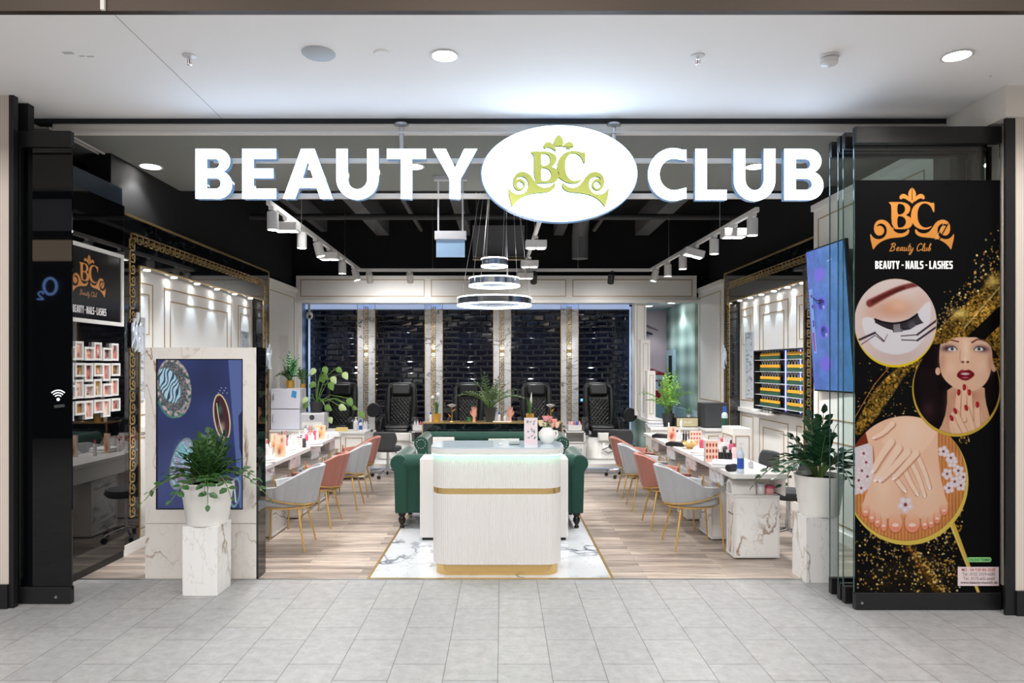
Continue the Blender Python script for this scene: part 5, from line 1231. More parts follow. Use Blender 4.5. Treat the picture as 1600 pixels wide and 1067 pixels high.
def display_hand(lb, px, mir_):
    t = thing('display_hand', lb, 'mannequin hand', (cx(px),YC+.1,ZB), 0, 'display hands on the counter'); s_ = mir_
    g = MB(); g.tube([(0,0,0),(0,0,.05),(0,0,.08)],[.022,.018,.022],12); 
    g.grid(lambda u,v: (.034*math.cos(2*PI*u)*(.62+.4*math.sin(PI*min(1,v*.8+.1))), .014*math.sin(2*PI*u)*(1-.3*v), .065+.085*v), 16, 8, cu=True)
    g.ell((0,0,.148),(.033,.0115,.012),14,6)
    g.build('palm', M['skin'], t, True)
    for i,(x,l,an) in enumerate(((-.024,.055,-.12),(-.008,.068,-.03),(.009,.063,.04),(.024,.047,.14))):
        x *= s_; an *= s_; a = Vector((x,0,.143)); d = Vector((math.sin(an),0,math.cos(an))); b = Vector((0,-.006,0))
        MB().tube([a,a+d*l*.45,a+d*l*.8+b*.6,a+d*l+b],[.0088,.0085,.0075,.004],10).build('finger', M['skin'], t, True)
    MB().tube([(-s_*.02,0,.085),(-s_*.04,-.006,.105),(-s_*.046,-.012,.135),(-s_*.044,-.016,.15)],[.011,.0105,.009,.004],10).build('thumb', M['skin'], t, True)
display_hand('pink display hand standing upright on the counter, left of the dark pot', 741, 1); display_hand('peach display hand standing upright on the counter, right of the dark pot', 797, -1)
t = thing('potted_zz_plant', 'bushy dark green plant in a dark pot in the middle of the counter', 'plant', (cx(766),YC+.15,ZB))
pot(t, [(.055,0),(.085,.19),(.08,.19),(.075,.17)], M['darkpot'], .075, .17); S_, L_ = zz_foliage(22,.54,.48,21,.055,.7,9,wid=.42); S_.build('stems', M['stem'], t, True, loc=(0,0,.17)); L_.build('foliage', mat('olive_leaf',(92,116,74),.4), t, loc=(0,0,.17))
t = thing('grass_tuft', 'small upright tuft of dark green leaves in a green glass on the counter', 'plant', (cx(733.5),YC+.13,ZB)); MB().lathe([(.025,0),(.032,.06),(.029,.06),(.024,.008),(1e-6,.008)],20).build('glass', mat('green_glass',(60,120,60),.1), t, True); grass(t,.03,40,.16,.03,3,M['leaf'])

# ------------------------------------------------------------------ generic small things
def bottle(name, lb, cat, loc, h, r_, body, cap, kind='round', group=None, label_m=None):
    t = thing(name, lb, cat, loc, 0, group)
    MB().lathe([(r_*.9,0),(r_,h*.03),(r_,h*.62),(r_*.85,h*.7),(r_*.42,h*.76),(r_*.42,h*.8),(1e-6,h*.8)],16).build('bottle_body', body, t, True)
    if kind == 'pump': MB().lathe([(r_*.5,h*.78),(r_*.5,h*.86),(r_*.15,h*.87),(r_*.15,h*.95),(1e-6,h*.95)],12).box(-r_*.25,r_*.9,-r_*.25,r_*.25,h*.94,h).build('pump', cap, t, True)
    elif kind == 'polish': MB().lathe([(r_*.5,h*.62),(r_*.42,h),(1e-6,h)],12).build('cap', cap, t, True)
    else: MB().lathe([(r_*.55,h*.76),(r_*.5,h),(1e-6,h)],14).build('cap', cap, t, True)
    if label_m: MB().lathe([(r_*1.02,h*.15),(r_*1.02,h*.5)],16).build('label', label_m, t, True)
    return t
def small_bottles(pts, base_lb, group, loc_fn, seed, hr=(.09,.16)):
    r = random.Random(seed)
    cols = ((M['palepink'],'pale pink'),(M['white'],'white'),(M['silver'],'grey'),(M['white'],'white'),(M['palepink'],'pale pink'),(M['rose'],'deep pink'),(M['silver'],'grey'),(M['dgrey'],'dark'))
    protos = {}
    on_ = 'first second third fourth fifth sixth seventh eighth ninth tenth eleventh twelfth thirteenth fourteenth fifteenth sixteenth seventeenth eighteenth nineteenth twentieth twenty-first twenty-second twenty-third twenty-fourth twenty-fifth twenty-sixth twenty-seventh twenty-eighth twenty-ninth thirtieth thirty-first thirty-second'.split()
    for i, p in enumerate(sorted(pts, key=lambda q: -q[1])):
        b = r.choice(cols); c = r.choice(cols); lb = base_lb % (b[1], c[1], on_[i]); loc = loc_fn(p)
        h = r.uniform(*hr)
        key = (b[1], c[1])
        if key in protos: o = copy_tree(protos[key], lb, loc, 0, group); o.scale = (1,1,r.uniform(.8,1.15))
        else: protos[key] = bottle('bottle', lb, 'bottle', loc, h, r.uniform(.016,.024), b[0], c[0], r.choice(['round','pump']), group)
for px, lb, c_, cp in ((673,'white bottle with blue cap left of the gold grass pot on the counter',M['white'],M['blueplastic']),(779.5,'white bottle with dark blue cap on the counter between pot and right hand',M['white'],M['blueplastic']),(789,'small white bottle just left of the right display hand',M['white'],M['white'])):
    bottle('bottle', lb, 'bottle', (cx(px),YC+.14,ZB), .13 if px != 789 else .1, .022, c_, cp)
t = thing('small_tray', 'small white tray under the bottles in the middle of the counter', 'tray', (cx(784),YC+.1,ZB)); MB().box(-.12,.12,-.03,.0,0,.012).build('tray', M['white'], t)

# ------------------------------------------------------------------ nail desks
ordn = ('nearest','second','third','fourth','furthest')
def nail_desk(side, xi, xo, y0, y1, units):
    s_ = 1 if xo > xi else -1; nm_ = 'right' if s_ > 0 else 'left'
    X = lambda d: xi+s_*d
    def bx(g, d0, d1, *r): a, b = sorted((X(d0), X(d1))); return g.box(a, b, *r)
    t = thing('nail_desk_top', 'long white worktop of the %s row of nail desks' % nm_, 'worktop', (0,0,0))
    bx(MB(), 0, abs(xo-xi), y0, y1, .682, .72).build('worktop', M['white'], t, bevel=.003)
    spans = []; prev = y0
    for a, b in units: 
        if a-prev > .1: spans.append((prev+.02, a-.02))
        prev = b
    if y1-prev > .1: spans.append((prev+.02, y1))
    for a, b in spans: bx(MB(), .02, .035, a, b, .57, .682).build('apron', M['marblegrey'], t)
    bx(MB(), abs(xo-xi)-.03, abs(xo-xi)-.015, y0+.02, y1-.02, .54, .682).build('modesty_panel', M['wallwhite'], t)
    for i, (a, b) in enumerate(units):
        zt_ = .53
        t = thing('drawer_cabinet', '%s white framed marble cabinet under the %s worktop' % (ordn[i], nm_), 'cabinet', (X(.0),(a+b)/2,0), 0, 'cabinets under the nail desks'); L = (b-a)/2; dd = abs(xo-xi)-.04
        def lb_(g, d0, d1, *r): p, q = sorted((s_*d0, s_*d1)); return g.box(p, q, *r)
        lb_(MB(), .055, dd, -L+.006, L-.006, .02, zt_-.015).build('body', M['marblegrey'] if i else M['marble'], t)
        f = MB(); 
        for yy in (-L, L-.015): lb_(f, .05, .065, yy, yy+.015, .015, zt_); lb_(f, dd-.01, dd+.005, yy, yy+.015, .015, zt_)
        lb_(f, .045, dd+.005, -L-.002, L+.002, zt_-.016, zt_); lb_(f, .045, dd+.005, -L-.002, L+.002, .012, .027)
        f.build('frame', M['white'], t)
        if i:
            q = MB(); lb_(q, .06, dd, -L-.001, -L+.007, .03, zt_-.02); q.build('end_panel', M['wallwhite'], t)
        for yy in (0,): lb_(MB(), .048, .056, -L*.5, L*.5, .36, .366).build('drawer_gap', M['leather2'], t)
        lb_(MB(), .07, dd-.02, -L+.02, L-.02, 0, .012).build('plinth', M['leather2'], t)
        # arched dust collector standing on the cabinet
        d = thing('dust_collector', 'white arched dust collector on the %s cabinet of the %s desks' % (ordn[i], nm_), 'dust collector', (X(.12 if i else .04),(a+b)/2,zt_+.001), 0, 'white arched dust collectors')
        R = .07; g = MB(); xa, xb = sorted((0, s_*.2))
        ol = [(R*math.cos(k*PI/12), .05+R*math.sin(k*PI/12)) for k in range(13)]+[(-R,0)]+[(R,0)][:0]; outer = [(R,0)]+ol; inner = [(u*.72, max(v*.8,0)) for u,v in outer]
        n = len(outer); vs_ = [(xx,u,v) for xx in (xa,xb) for u,v in outer]+[(xx,u,v) for xx in (xa,xb) for u,v in inner]
        fs = []
        for k in range(n-1): fs += [(k,k+1,n+k+1,n+k),(2*n+k,3*n+k,3*n+k+1,2*n+k+1),(k,2*n+k,2*n+k+1,k+1),(n+k,n+k+1,3*n+k+1,3*n+k)]
        g.add(vs_, fs).build('shell', M['white'], d, True, angle=.5)
        xm = (xa+xb)/2; MB().lathe([(1e-6,-.004),(.04,-.004),(.04,.004),(1e-6,.004)],20,(xm,0,.055),'X').build('fan_grille', M['dgrey'], d, True)
UR = [(5.72,5.93),(6.34,6.75),(7.16,7.57),(7.98,8.39),(8.72,9.12)]
UL = [(5.62,5.9),(6.42,6.85),(7.24,7.62),(8.04,8.44),(8.72,9.0)]
nail_desk(1, 1.88, 2.34, 5.63, 9.18, UR); nail_desk(-1, -2.10, -2.56, 5.55, 9.05, UL)

# velvet tub chairs
def tub_chair(lb, m_, loc, rz, group, cname):
    """faces +x locally; origin on the floor under the seat centre"""
    t = thing('tub_chair', lb, 'chair', loc, rz, group)
    TH = math.radians(128); zs = .40
    def top(a): 
        q = abs(a)/TH; return .725-.04*q**2-.13*max(0,min(1,(q-.25)/.5))**1.3
    def zlow(a): return .395+.10*(abs(a)/TH)**1.6
    def shell(u, v, off):
        a = (u*2-1)*TH; q = abs(a)/TH; zt_ = top(a); zb_ = zlow(a)
        ch = .011*abs(math.sin(a*9))*(1-.35*v)
        R = .225+.04*v**.8+off+ch*(1 if off > 0 else -.5); lean = -.055*v*(1-q)
        x = -R*math.cos(a)*1.02+lean; y = R*math.sin(a)*1.05
        return (x+.0, y, zb_+(zt_-zb_)*v)
    g = MB(); nu, nv = 140, 12; O = []; n = nu*nv
    vs_ = [shell(i/(nu-1), j/(nv-1), .018) for i in range(nu) for j in range(nv)]+[shell(i/(nu-1), j/(nv-1), -.018) for i in range(nu) for j in range(nv)]
    fs = []
    for i in range(nu-1):
        for j in range(nv-1):
            a, b, c, d = i*nv+j, (i+1)*nv+j, (i+1)*nv+j+1, i*nv+j+1; fs += [(a,b,c,d),(n+a,n+d,n+c,n+b)]
        fs += [(i*nv+nv-1,(i+1)*nv+nv-1,n+(i+1)*nv+nv-1,n+i*nv+nv-1),(i*nv,n+i*nv,n+(i+1)*nv,(i+1)*nv)]
    for j in range(nv-1):
        fs += [(j,j+1,n+j+1,n+j),((nu-1)*nv+j,n+(nu-1)*nv+j,n+(nu-1)*nv+j+1,(nu-1)*nv+j+1)]
    g.add(vs_, fs); g.build('shell', m_, t, True, bevel=.008, angle=1.0)
    s_ = MB(); pl = [(.235*math.cos(a)*(1.05 if math.cos(a) > 0 else .96), .235*math.sin(a)) for a in [2*PI*k/40 for k in range(40)]]
    s_.poly(pl, .385, .455, up).build('seat', m_, t, True, bevel=.022)
    f = MB(); f.tube([(-.02+.225*math.cos(a),.22*math.sin(a),.377) for a in [2*PI*k/32 for k in range(32)]], .009, 6, closed=True); f.tube([(-.2,0,.377),(.2,0,.377)],.008,6)
    f.tube([(lambda p: (p[0]*1.02,p[1]*1.02,p[2]-.004))(shell(i/40,0,.012)) for i in range(41)], .0075, 6)
    f.build('frame_ring', M['brass'], t, True)
    for sx in (-1,1):
        for sy in (-1,1):
            a0 = (sx*.13+(-.02),sy*.15,.38)
            pts = [(sx*.12-.02,sy*.14,.377),(sx*(.2 if sx > 0 else .215),sy*.215,.0)]
            if sx < 0: MB().tube(pts,[.0115,.008],8).build('leg', M['brass'], t, True)
            if sx > 0: MB().tube([(.165,sy*.205,.60),(.185,sy*.215,.36),(.21,sy*.22,.0)],[.0085,.0085,.008],8).build('leg', M['brass'], t, True)
    MB().ell((-.275,.05,.5),(.004,.012,.018),8,6).build('tag', M['leather2'], t)
    return t
def chair_row(side, ys, xs, rzs):
    protos = {}
    for i, y in enumerate(ys):
        c = 'grey' if i % 2 == 0 else 'pink'; nm_ = 'left' if side < 0 else 'right'
        tails = {('left',0):'nearest the entrance at the left desks',('left',1):'second in line at the left desks',('left',2):'third in line at the left desks',('left',3):'furthest back at the left desks',
                 ('right',0):'nearest the entrance at the right desks',('right',1):'second in line at the right desks',('right',2):'third in line at the right desks',('right',3):'furthest back at the right desks'}
        lb = '%s velvet tub chair with gold legs %s' % (c, tails[(nm_, i)])
        if c in chairs: copy_tree(chairs[c], lb, (xs[i],y,0), rzs[i], 'velvet tub chairs at the %s desks' % nm_)
        else: chairs[c] = tub_chair(lb, M['greyv'] if c == 'grey' else M['pinkv'], (xs[i],y,0), rzs[i], 'velvet tub chairs at the %s desks' % nm_, c)
chairs = {}
chair_row(1, (6.16,6.95,7.79,8.56), (1.70,1.67,1.65,1.675), (.03,.0,-.03,0))
chair_row(-1, (6.14,7.0,7.84,8.62), (-1.93,-1.90,-1.83,-1.87), (PI+.04,PI-.02,PI+.02,PI+.05))
# grey technician chairs behind the desks
def stool(lb, loc, rz, tall=False, group='grey work stools'):
    t = thing('work_stool', lb, 'stool', loc, rz, group); zs = .40
    MB().lathe([(1e-6,zs),(.17,zs),(.2,zs+.03),(.19,zs+.07),(.1,zs+.085),(1e-6,zs+.085)],24).build('seat', M['dgrey'], t, True)
    g = MB(); 
    def bk(u,v): a = (u*2-1)*.8; w_ = .42+.6*math.sin(PI*(v*.72+.06)); return (-.2*math.cos(a*w_)-.02*v, .24*math.sin(a*w_), zs+.03+.28*v)
    g.grid(bk, 14, 10); g.build('backrest', M['dgrey'], t, True, solid=.03, sub=1)
    MB().cyl((0,0,.12),(0,0,zs),.022).cyl((0,0,.1),(0,0,.2),.03).build('gas_column', M['chrome'], t, True)
    for k in range(5):
        a = 2*PI*k/5+.3; c, s_ = math.cos(a), math.sin(a)
        f = MB().tube([(0,0,.12),(.12*c,.12*s_,.1),(.23*c,.23*s_,.07)],[.016,.013,.011],8).build('base_arm', M['chrome'], t, True)
        MB().lathe([(1e-6,-.014),(.026,-.014),(.028,0),(.026,.014),(1e-6,.014)],14,(0,0,0),'Y').build('caster', M['leather2'], f, True, loc=(.23*c,.23*s_,.029), rot=(0,0,a))
    return t
s0 = stool('grey padded work stool with chrome base behind the near end of the right desks', (2.62,6.3,0), PI)
copy_tree(s0, 'grey padded work stool behind the middle of the right desks', (2.66,7.25,0), PI+.2)
copy_tree(s0, 'grey padded work stool behind the left nail desks, near the black wall', (-2.88,6.4,0), -.1)

# ------------------------------------------------------------------ desk clutter
def towel(lb, p, rz=0, sz=(.1,.22,.045), dark=False):
    t = thing('folded_towel', lb, 'towel', p, rz, 'white towels on the desks')
    MB().rbox(-sz[0],sz[0],-sz[1]/2,sz[1]/2,0,sz[2]*.5,.03).build('lower_fold', M['towel'], t, True, bevel=.01); MB().rbox(-sz[0]*.97,sz[0]*.94,-sz[1]/2,sz[1]/2,sz[2]*.5,sz[2],.03).build('upper_fold', M['towel'], t, True, bevel=.012)
def device(lb, p, rz):
    t = thing('nail_file_machine', lb, 'nail machine', p, rz, 'dark handheld nail machines')
    MB().poly([(-.1,0),(.1,0),(.11,.02),(.09,.045),(-.05,.055),(-.1,.035)], -.04, .04, lambda u,v,a: (u,a,v)).build('body', M['leather2'], t, True, bevel=.008); MB().box(-.02,.07,-.025,.025,.049,.052).build('display', M['dgrey'], t)
def card(lb, p, w_, h, c1, c2, seed=1, rz=0, dep=.02, pat='figure'):
    t = thing('display_card', lb, 'display card', p, rz, 'standing display cards on the desks')
    A = Art(0,0,w_*100,h*100,3.2,c1); r = random.Random(seed)
    if pat == 'figure':
        A.blob(w_*50,h*30,w_*22,h*16,(244,206,180),.9); A.blob(w_*50,h*60,w_*32,h*22,c2,.9); A.blob(w_*40,h*75,w_*14,h*14,(90,50,40),.7); A.blob(w_*64,h*22,w_*12,h*12,(120,70,50),.7)
    else:
        for i in range(4):
            for j in range(3): A.ell(w_*100*(i+.6)/4.2,h*100*(j+.75)/3.6,.9,h*9,c2,0,.5)
    A.mesh('printed_face', M['art'], lambda U,V: np.stack([-w_/2+U*w_, np.full_like(U,-.0015), h-V*h],1), t); MB().box(-w_/2,w_/2,-.001,dep,0,h).build('holder', M['white'], t)
def cup_of_brushes(lb, p, m_, seed=1):
    t = thing('brush_cup', lb, 'cup', p, 0, 'cups of brushes'); r = random.Random(seed)
    MB().lathe([(.03,0),(.034,.09),(.031,.09),(.028,.006),(1e-6,.006)],18).build('cup', m_, t, True)
    for k in range(7):
        a = r.uniform(0,2*PI); l = r.uniform(.13,.17)
        MB().tube([(.01*math.cos(a),.01*math.sin(a),.01),(.03*math.cos(a),.03*math.sin(a),l)],[.003,.0045],5).build('brush', r.choice([M['rose'],M['leather2'],M['brass'],M['pink'],M['dgrey']]), t, True)
# right desks
device('dark nail machine at the far end of the right desks', on(1032,684), -.5); device('dark nail machine on the right desks, nearer than its twin', on(1055,697), -.5)
card('narrow pink standing card at the far end of the right desks', on(1050,689), .1,.17,(238,190,170),(180,80,70),2)
card('pink card of nail shapes near the gold bowl', on(1087,697), .13,.17,(240,206,196),(190,90,70),3,pat='rows')
card('large pink card of nail shapes in the middle of the right desks', on(1112,722), .12,.2,(244,204,190),(170,80,60),4,pat='rows',dep=.05)
p = on(1078,701); t = thing('gold_bowl', 'shiny gold petal shaped bowl on the right desks', 'bowl', p)
MB().grid(lambda u,v: ((.03+.06*v**.7)*(1+.08*v*math.cos(10*PI*u))*math.cos(2*PI*u),(.03+.06*v**.7)*(1+.08*v*math.cos(10*PI*u))*math.sin(2*PI*u),.012+.07*v+.01*v*math.cos(10*PI*u)),40,8,cu=True).build('bowl', M['gold'], t, True, solid=.004); MB().lathe([(.032,0),(.03,.014),(1e-6,.014)],20).build('foot', M['gold'], t, True)
towel('white folded towel in the middle of the right desks', on(1096,710), -.4); towel('white folded towel at the near end of the right desks', on(1134,729), -.35, (.12,.24,.05))
p = on(1143,736); t = thing('rolled_wrist_rest', 'short black rolled cushion at the end of the near towel', 'wrist rest', p, .6); MB().cyl((-.05,0,.03),(.05,0,.03),.03,n=20).build('roll', M['leather2'], t, True, bevel=.006)
bottle('spray_bottle', 'clear spray bottle with blue label and white nozzle on the near right desk', 'spray bottle', on(1157,739), .25, .028, mat('clear_blue_bottle',(206,220,236),.1), M['white'], 'pump', None, M['blueplastic'])
for i,(px,py) in enumerate(((1068,690),(1072,691),(1077,690))):
    bottle('polish_bottle', '%s of three small black bottles with tall caps near the radio' % ('leftmost','middle','rightmost')[i], 'bottle', on(px,py), .13, .013, M['leather2'], M['leather2'], 'polish', 'black bottles near the radio')
for i,(px,py) in enumerate(((1122,718),(1126.5,718.5),(1131,719),(1136,719),(1141,719))):
    bottle('polish_bottle', '%s polish bottle, %s in the row behind the near right towel' % ('white capped' if i%2 else 'all black', ('leftmost','second from left','middle','second from right','rightmost')[i]), 'bottle', on(px,py), .1, .018, M['leather2'], M['white'] if i%2 else M['leather2'], 'polish', 'polish bottles behind the towel')
small_bottles([(1122,706),(1127,707),(1132,708),(1137,709),(1142,711),(1125,711),(1100,695),(1058,684),(1062,687),(1096,700),(1118,711),(1133,713),(1147,716),(1045,682),(1104,703),(1119,705),(1140,706)], 'small %s bottle with %s top on the right desks, %s from the entrance', 'bottles on the right desks', lambda p: on(*p), 5)
cup_of_brushes('cup of brushes in the cluster on the right desks', on(1129,705), M['pink'], 3)
p = on(1173,731); t = thing('glass_jar', 'small clear jar at the near end of the right desks', 'jar', p); MB().lathe([(.022,0),(.024,.05),(.021,.05),(.019,.004),(1e-6,.004)],18).build('jar', M['silver'], t, True); MB().lathe([(.006,.05),(.005,.08),(1e-6,.08)],10).build('stick', M['white'], t, True)
for i,(x,y,h,m_) in enumerate(((2.17,5.79,.09,M['white']),(2.25,5.80,.07,M['pink']),(2.2,5.88,.06,M['white']))):
    t = thing('cream_jar', ('white lidded jar','pink lidded jar','small round white jar')[i]+' on the open shelf under the near right desk end', 'jar', (x,y,.531), 0, 'jars on the shelf under the right desk')
    MB().lathe([(.034,0),(.038,.006),(.038,h*.7),(1e-6,h*.7)],20).build('jar', m_, t, True); MB().lathe([(.04,h*.7),(.04,h),(1e-6,h)],20).build('lid', M['rose'] if i == 1 else M['silver'], t, True)
# left desks
card('orange standing card nearest on the left desks', on(438,714), .1,.21,(232,200,176),(214,140,96),6,.3); card('narrow orange standing card beside the larger one on the left desks', on(428,708), .06,.2,(232,190,160),(200,120,80),7,.3)
card('framed orange photo card further back on the left desks', on(500,686), .13,.17,(236,196,160),(222,140,90),8,.1)
for px,py,lb in ((412,722,'white folded towel on the left desks beside the marble stand'),(447,706,'white folded towel behind the orange card on the left desks'),(489,697,'white folded towel in the middle of the left desks'),(517,682,'white folded towel at the far end of the left desks')): towel(lb, on(px,py), .35, (.1,.2,.05))
for px,py,lb,m_ in ((421,719,'short white cup nearest on the left desks',M['white']),(462,702,'white jar with lid in the middle of the left desks',M['white'])):
    t = thing('cup', lb, 'cup', on(px,py)); MB().lathe([(.032,0),(.04,.12),(.036,.12),(.03,.006),(1e-6,.006)],20).build('cup', m_, t, True)
cup_of_brushes('cup of brushes nearest on the left desks', on(433,700), M['silver'], 1); cup_of_brushes('second cup of brushes on the left desks', on(444,696), M['silver'], 2); cup_of_brushes('cup of pink brushes at the middle of the left desks', on(486,686), M['pink'], 4)
small_bottles([(456,697),(466,695),(470,700),(474,691),(479,694),(468,689),(482,688),(492,687),(496,690),(510,686),(424,702),(452,701),(475,699),(417,712),(430,705),(436,701),(441,703),(459,693),(463,690),(472,687),(477,684),(488,690),(484,684),(505,684),(508,681),(415,704),(456,704),(450,697)], 'small %s bottle with %s top on the left desks, %s from the entrance', 'bottles on the left desks', lambda p: on(*p), 8)

# ------------------------------------------------------------------ left rear: towel cabinets, counter, plants
def box_counter(name, lb, x0, x1, y0, y1, z1, door=True):
    t = thing(name, lb, 'counter', ((x0+x1)/2,y0,0)); w2 = (x1-x0)/2; MB().box(-w2,w2,0,y1-y0,.04,z1-.03).build('body', M['wallwhite'], t); MB().box(-w2-.01,w2+.01,-.02,y1-y0,z1-.03,z1).build('top', M['white'], t, bevel=.004)
    g = MB(); n = 2
    for k in range(n): rect_y(g, -w2+.03+k*w2, -w2-.03+(k+1)*w2, .1, z1-.08, 0, .006, .01)
    g.build('door_moulding', M['goldline'], t); return t
box_counter('white_counter', 'white panelled counter under the towel warmers at the back left', -3.2, -2.6, 9.45, 9.9, .73); box_counter('white_counter', 'lower white counter left of the platform by the first chair', -2.55, -1.95, 9.72, 10.15, .68)
for z, lb in ((.731,'lower white towel warmer cabinet with a vertical handle'),(1.016,'upper white towel warmer cabinet with a blue sticker')):
    t = thing('towel_warmer', lb, 'towel warmer', (-3.0,9.5,z), 0, 'stacked towel warmers'); MB().box(-.2,.2,.02,.32,0,.283).build('case', M['silver'], t, bevel=.006)
    d = MB().box(-.2,.2,0,.02,.005,.278).build('door', mat('lilac_white',(222,222,236),.3) if z < 1 else bpy.data.materials['lilac_white'], t, bevel=.004)
    MB().tube([(-.155,-.0,.12),(-.155,-.025,.13),(-.155,-.025,.2),(-.155,0,.21)],.008,8).build('handle', M['chrome'], d, True)
    if z > 1: MB().poly([(.08,.17),(.15,.15),(.16,.24),(.1,.26)], -.002, 0, lambda u,v,a: (u,a,v)).build('sticker', mat('blue_sticker',(60,160,220),.4), d)
x,_,z = at(484,672,9.55)
t = thing('sterilizer_box', 'light grey sterilizer box with a round vent beside the towel warmers', 'sterilizer', (-2.63,9.5,.731)); MB().box(-.17,.17,0,.26,0,.23).build('case', M['silver'], t, bevel=.02); MB().lathe([(1e-6,-.004),(.035,-.004),(.035,0)],20,(0,0,.17),'Y').build('vent', M['dgrey'], t, True); MB().box(-.14,.14,-.003,0,.1,.104).box(-.14,.14,-.003,0,.04,.1).build('front_panel', M['wallwhite'], t)
t = thing('potted_monstera', 'trailing monstera with big light green leaves in a grey pot', 'plant', (-2.60,9.62,.962)); pot(t, [(.075,0),(.095,.15),(.088,.15),(.08,.13)], M['darkpot'], .085, .13)
g = MB(); S_ = MB(); G2 = MB()
mon = [(-.02,.5),(.14,.52),(.3,.5),(.22,.38),(.06,.38),(.0,.3),(.38,.44),(-.12,.02),(.16,-.02),(.2,-.18),(.45,.08),(.62,-.1),(.34,-.02),(.1,.42),(.5,-.04),(-.1,.1),(.2,.3)]
r = random.Random(6)
for i,(x,z) in enumerate(mon):
    y = r.uniform(-.18,.02); z += .12; S_.tube([(0,0,.12),(x*.45,y*.5,.12+max(z-.12,0)*.6+.08),(x,y,z)],.005,5)
    an = r.uniform(-1.2,-.4) if x > 0 else r.uniform(-2.6,-1.8); l = r.uniform(.09,.13); d = Vector((math.cos(an),-.25,math.sin(an))).normalized(); cr = d.cross(Vector((0,1,0))).normalized(); p_ = Vector((x,y,z))
    q = [p_, p_+d*l*.1+cr*l*.3, p_+d*l*.4+cr*l*.4, p_+d*l*.8+cr*l*.22, p_+d*l*1.05, p_+d*l*.8-cr*l*.22, p_+d*l*.4-cr*l*.4, p_+d*l*.1-cr*l*.3, p_+d*l*.45+Vector((0,-.012,0))]
    (g if i % 3 else G2).add(q, [(k,(k+1)%8,8) for k in range(8)])
S_.build('stems', M['leaf3'], t, True); g.build('leaves', M['leaf3'], t, True); G2.build('variegated_leaves', mat('pale_leaf',(176,196,140),.45), t, True)
t = thing('potted_fern', 'feathery green plant in a gold pot on top of the towel warmers', 'plant', (-2.98,9.66,1.30)); MB().lathe([(.045,0),(.058,.11),(.052,.11),(.05,.1),(1e-6,.1)],24).build('pot', M['goldpot'], t, True)
S_, L_ = zz_foliage(16,.32,.21,31,.05,.9,8,wid=.3); S_.build('stems', M['stem'], t, loc=(0,0,.1)); L_.build('fronds', M['leaf'], t, loc=(0,0,.1))
S_, L_ = zz_foliage(6,.38,.12,33,.06,.2,8,wid=.4); L_.build('new_fronds', mat('fresh_leaf',(96,180,110),.4), t, loc=(.02,0,.1))
t = thing('potted_climber', 'thin trailing plant in a small pot at the right edge of the towel warmers', 'plant', (-2.83,9.76,1.30)); MB().lathe([(.035,0),(.042,.06),(1e-6,.06)],20).build('pot', M['goldpot'], t, True); S_, L_ = zz_foliage(7,.3,.13,35,.045,.8,6,wid=.5); S_.build('stems', M['stem'], t, loc=(0,0,.05)); L_.build('leaves', M['leaf2'], t, loc=(0,0,.05))
bottle('bottle','white pump bottle on the low counter left of the platform','bottle',(-2.1,9.85,.68),.2,.035,M['white'],M['white'],'pump',None); bottle('bottle','white bottle with blue label beside the pump bottle at back left','bottle',(-2.02,9.8,.68),.17,.025,M['white'],M['blueplastic'],'round',None,M['blueplastic'])
t = thing('wooden_box', 'small yellow box on the low counter at back left','box',(-2.3,9.82,.68)); MB().box(-.08,.08,0,.08,0,.05).build('box', mat('straw',(226,200,130),.6), t, bevel=.004)
t = thing('small_tray', 'long white tray of black tools on the counter at back left','tray',(-2.46,9.85,.68)); MB().box(-.1,.1,0,.08,0,.03).build('tray', M['leather2'], t); MB().box(-.09,.09,-.01,0,.0,.04).build('tray_front', M['white'], t)

# ------------------------------------------------------------------ right rear: cabinet, radio, speaker box, plant
box_counter('white_counter', 'white panelled cabinet at the back right under the radio', 2.0, 2.62, 9.24, 9.6, .78); box_counter('white_counter', 'white panelled cabinet at the back right under the black box', 2.66, 3.06, 9.0, 9.6, .78)
t = thing('black_speaker_box', 'large matt black boxed cabinet on the back right counter', 'speaker', (2.86,9.2,.781)); MB().box(-.17,.17,0,.3,0,.33).build('case', mat('charcoal_matt',(52,52,54),.7), t, bevel=.008); MB().box(-.15,.15,-.004,0,.02,.31).build('front_cloth', M['dgrey'], t)
t = thing('table_radio', 'cream fronted black radio with a script logo on the back right counter', 'radio', (2.50,9.35,.781)); MB().box(-.16,.16,0,.14,0,.13).build('case', M['leather2'], t, bevel=.006); MB().box(-.13,.155,-.004,0,.008,.122).build('speaker_cloth', mat('cream_cloth',(200,190,150),.8), t)
text_obj('radio_lettering', 'Marshall', M['print_white'], t, -.04,.07,.085,.05,-.006, shear=.3)
t = thing('potted_zz_plant', 'tall bright green plant in a dark pot on the back right counter', 'plant', (2.27,9.43,.781)); pot(t, [(.06,0),(.085,.18),(.08,.18),(.075,.16)], M['darkpot'], .075, .16); S_, L_ = zz_foliage(13,.62,.42,41,.065,.7,9,wid=.5); S_.build('stems', M['stem'], t, True, loc=(0,0,.16)); L_.build('foliage', mat('bright_leaf',(112,160,72),.4), t, loc=(0,0,.16))
S_, L_ = zz_foliage(3,.66,.08,43,.06,.1,12,wid=.4); L_.build('upright_fronds', mat('yellow_green_leaf',(150,200,70),.4), t, loc=(0,0,.16))
t = thing('stacked_tray', 'grey stacked tray at the end of the back right cabinet', 'tray', (2.08,9.35,.781)); MB().box(-.11,.11,0,.16,0,.04).box(-.1,.1,0,.15,.045,.07).build('tray', M['silver'], t, bevel=.006)
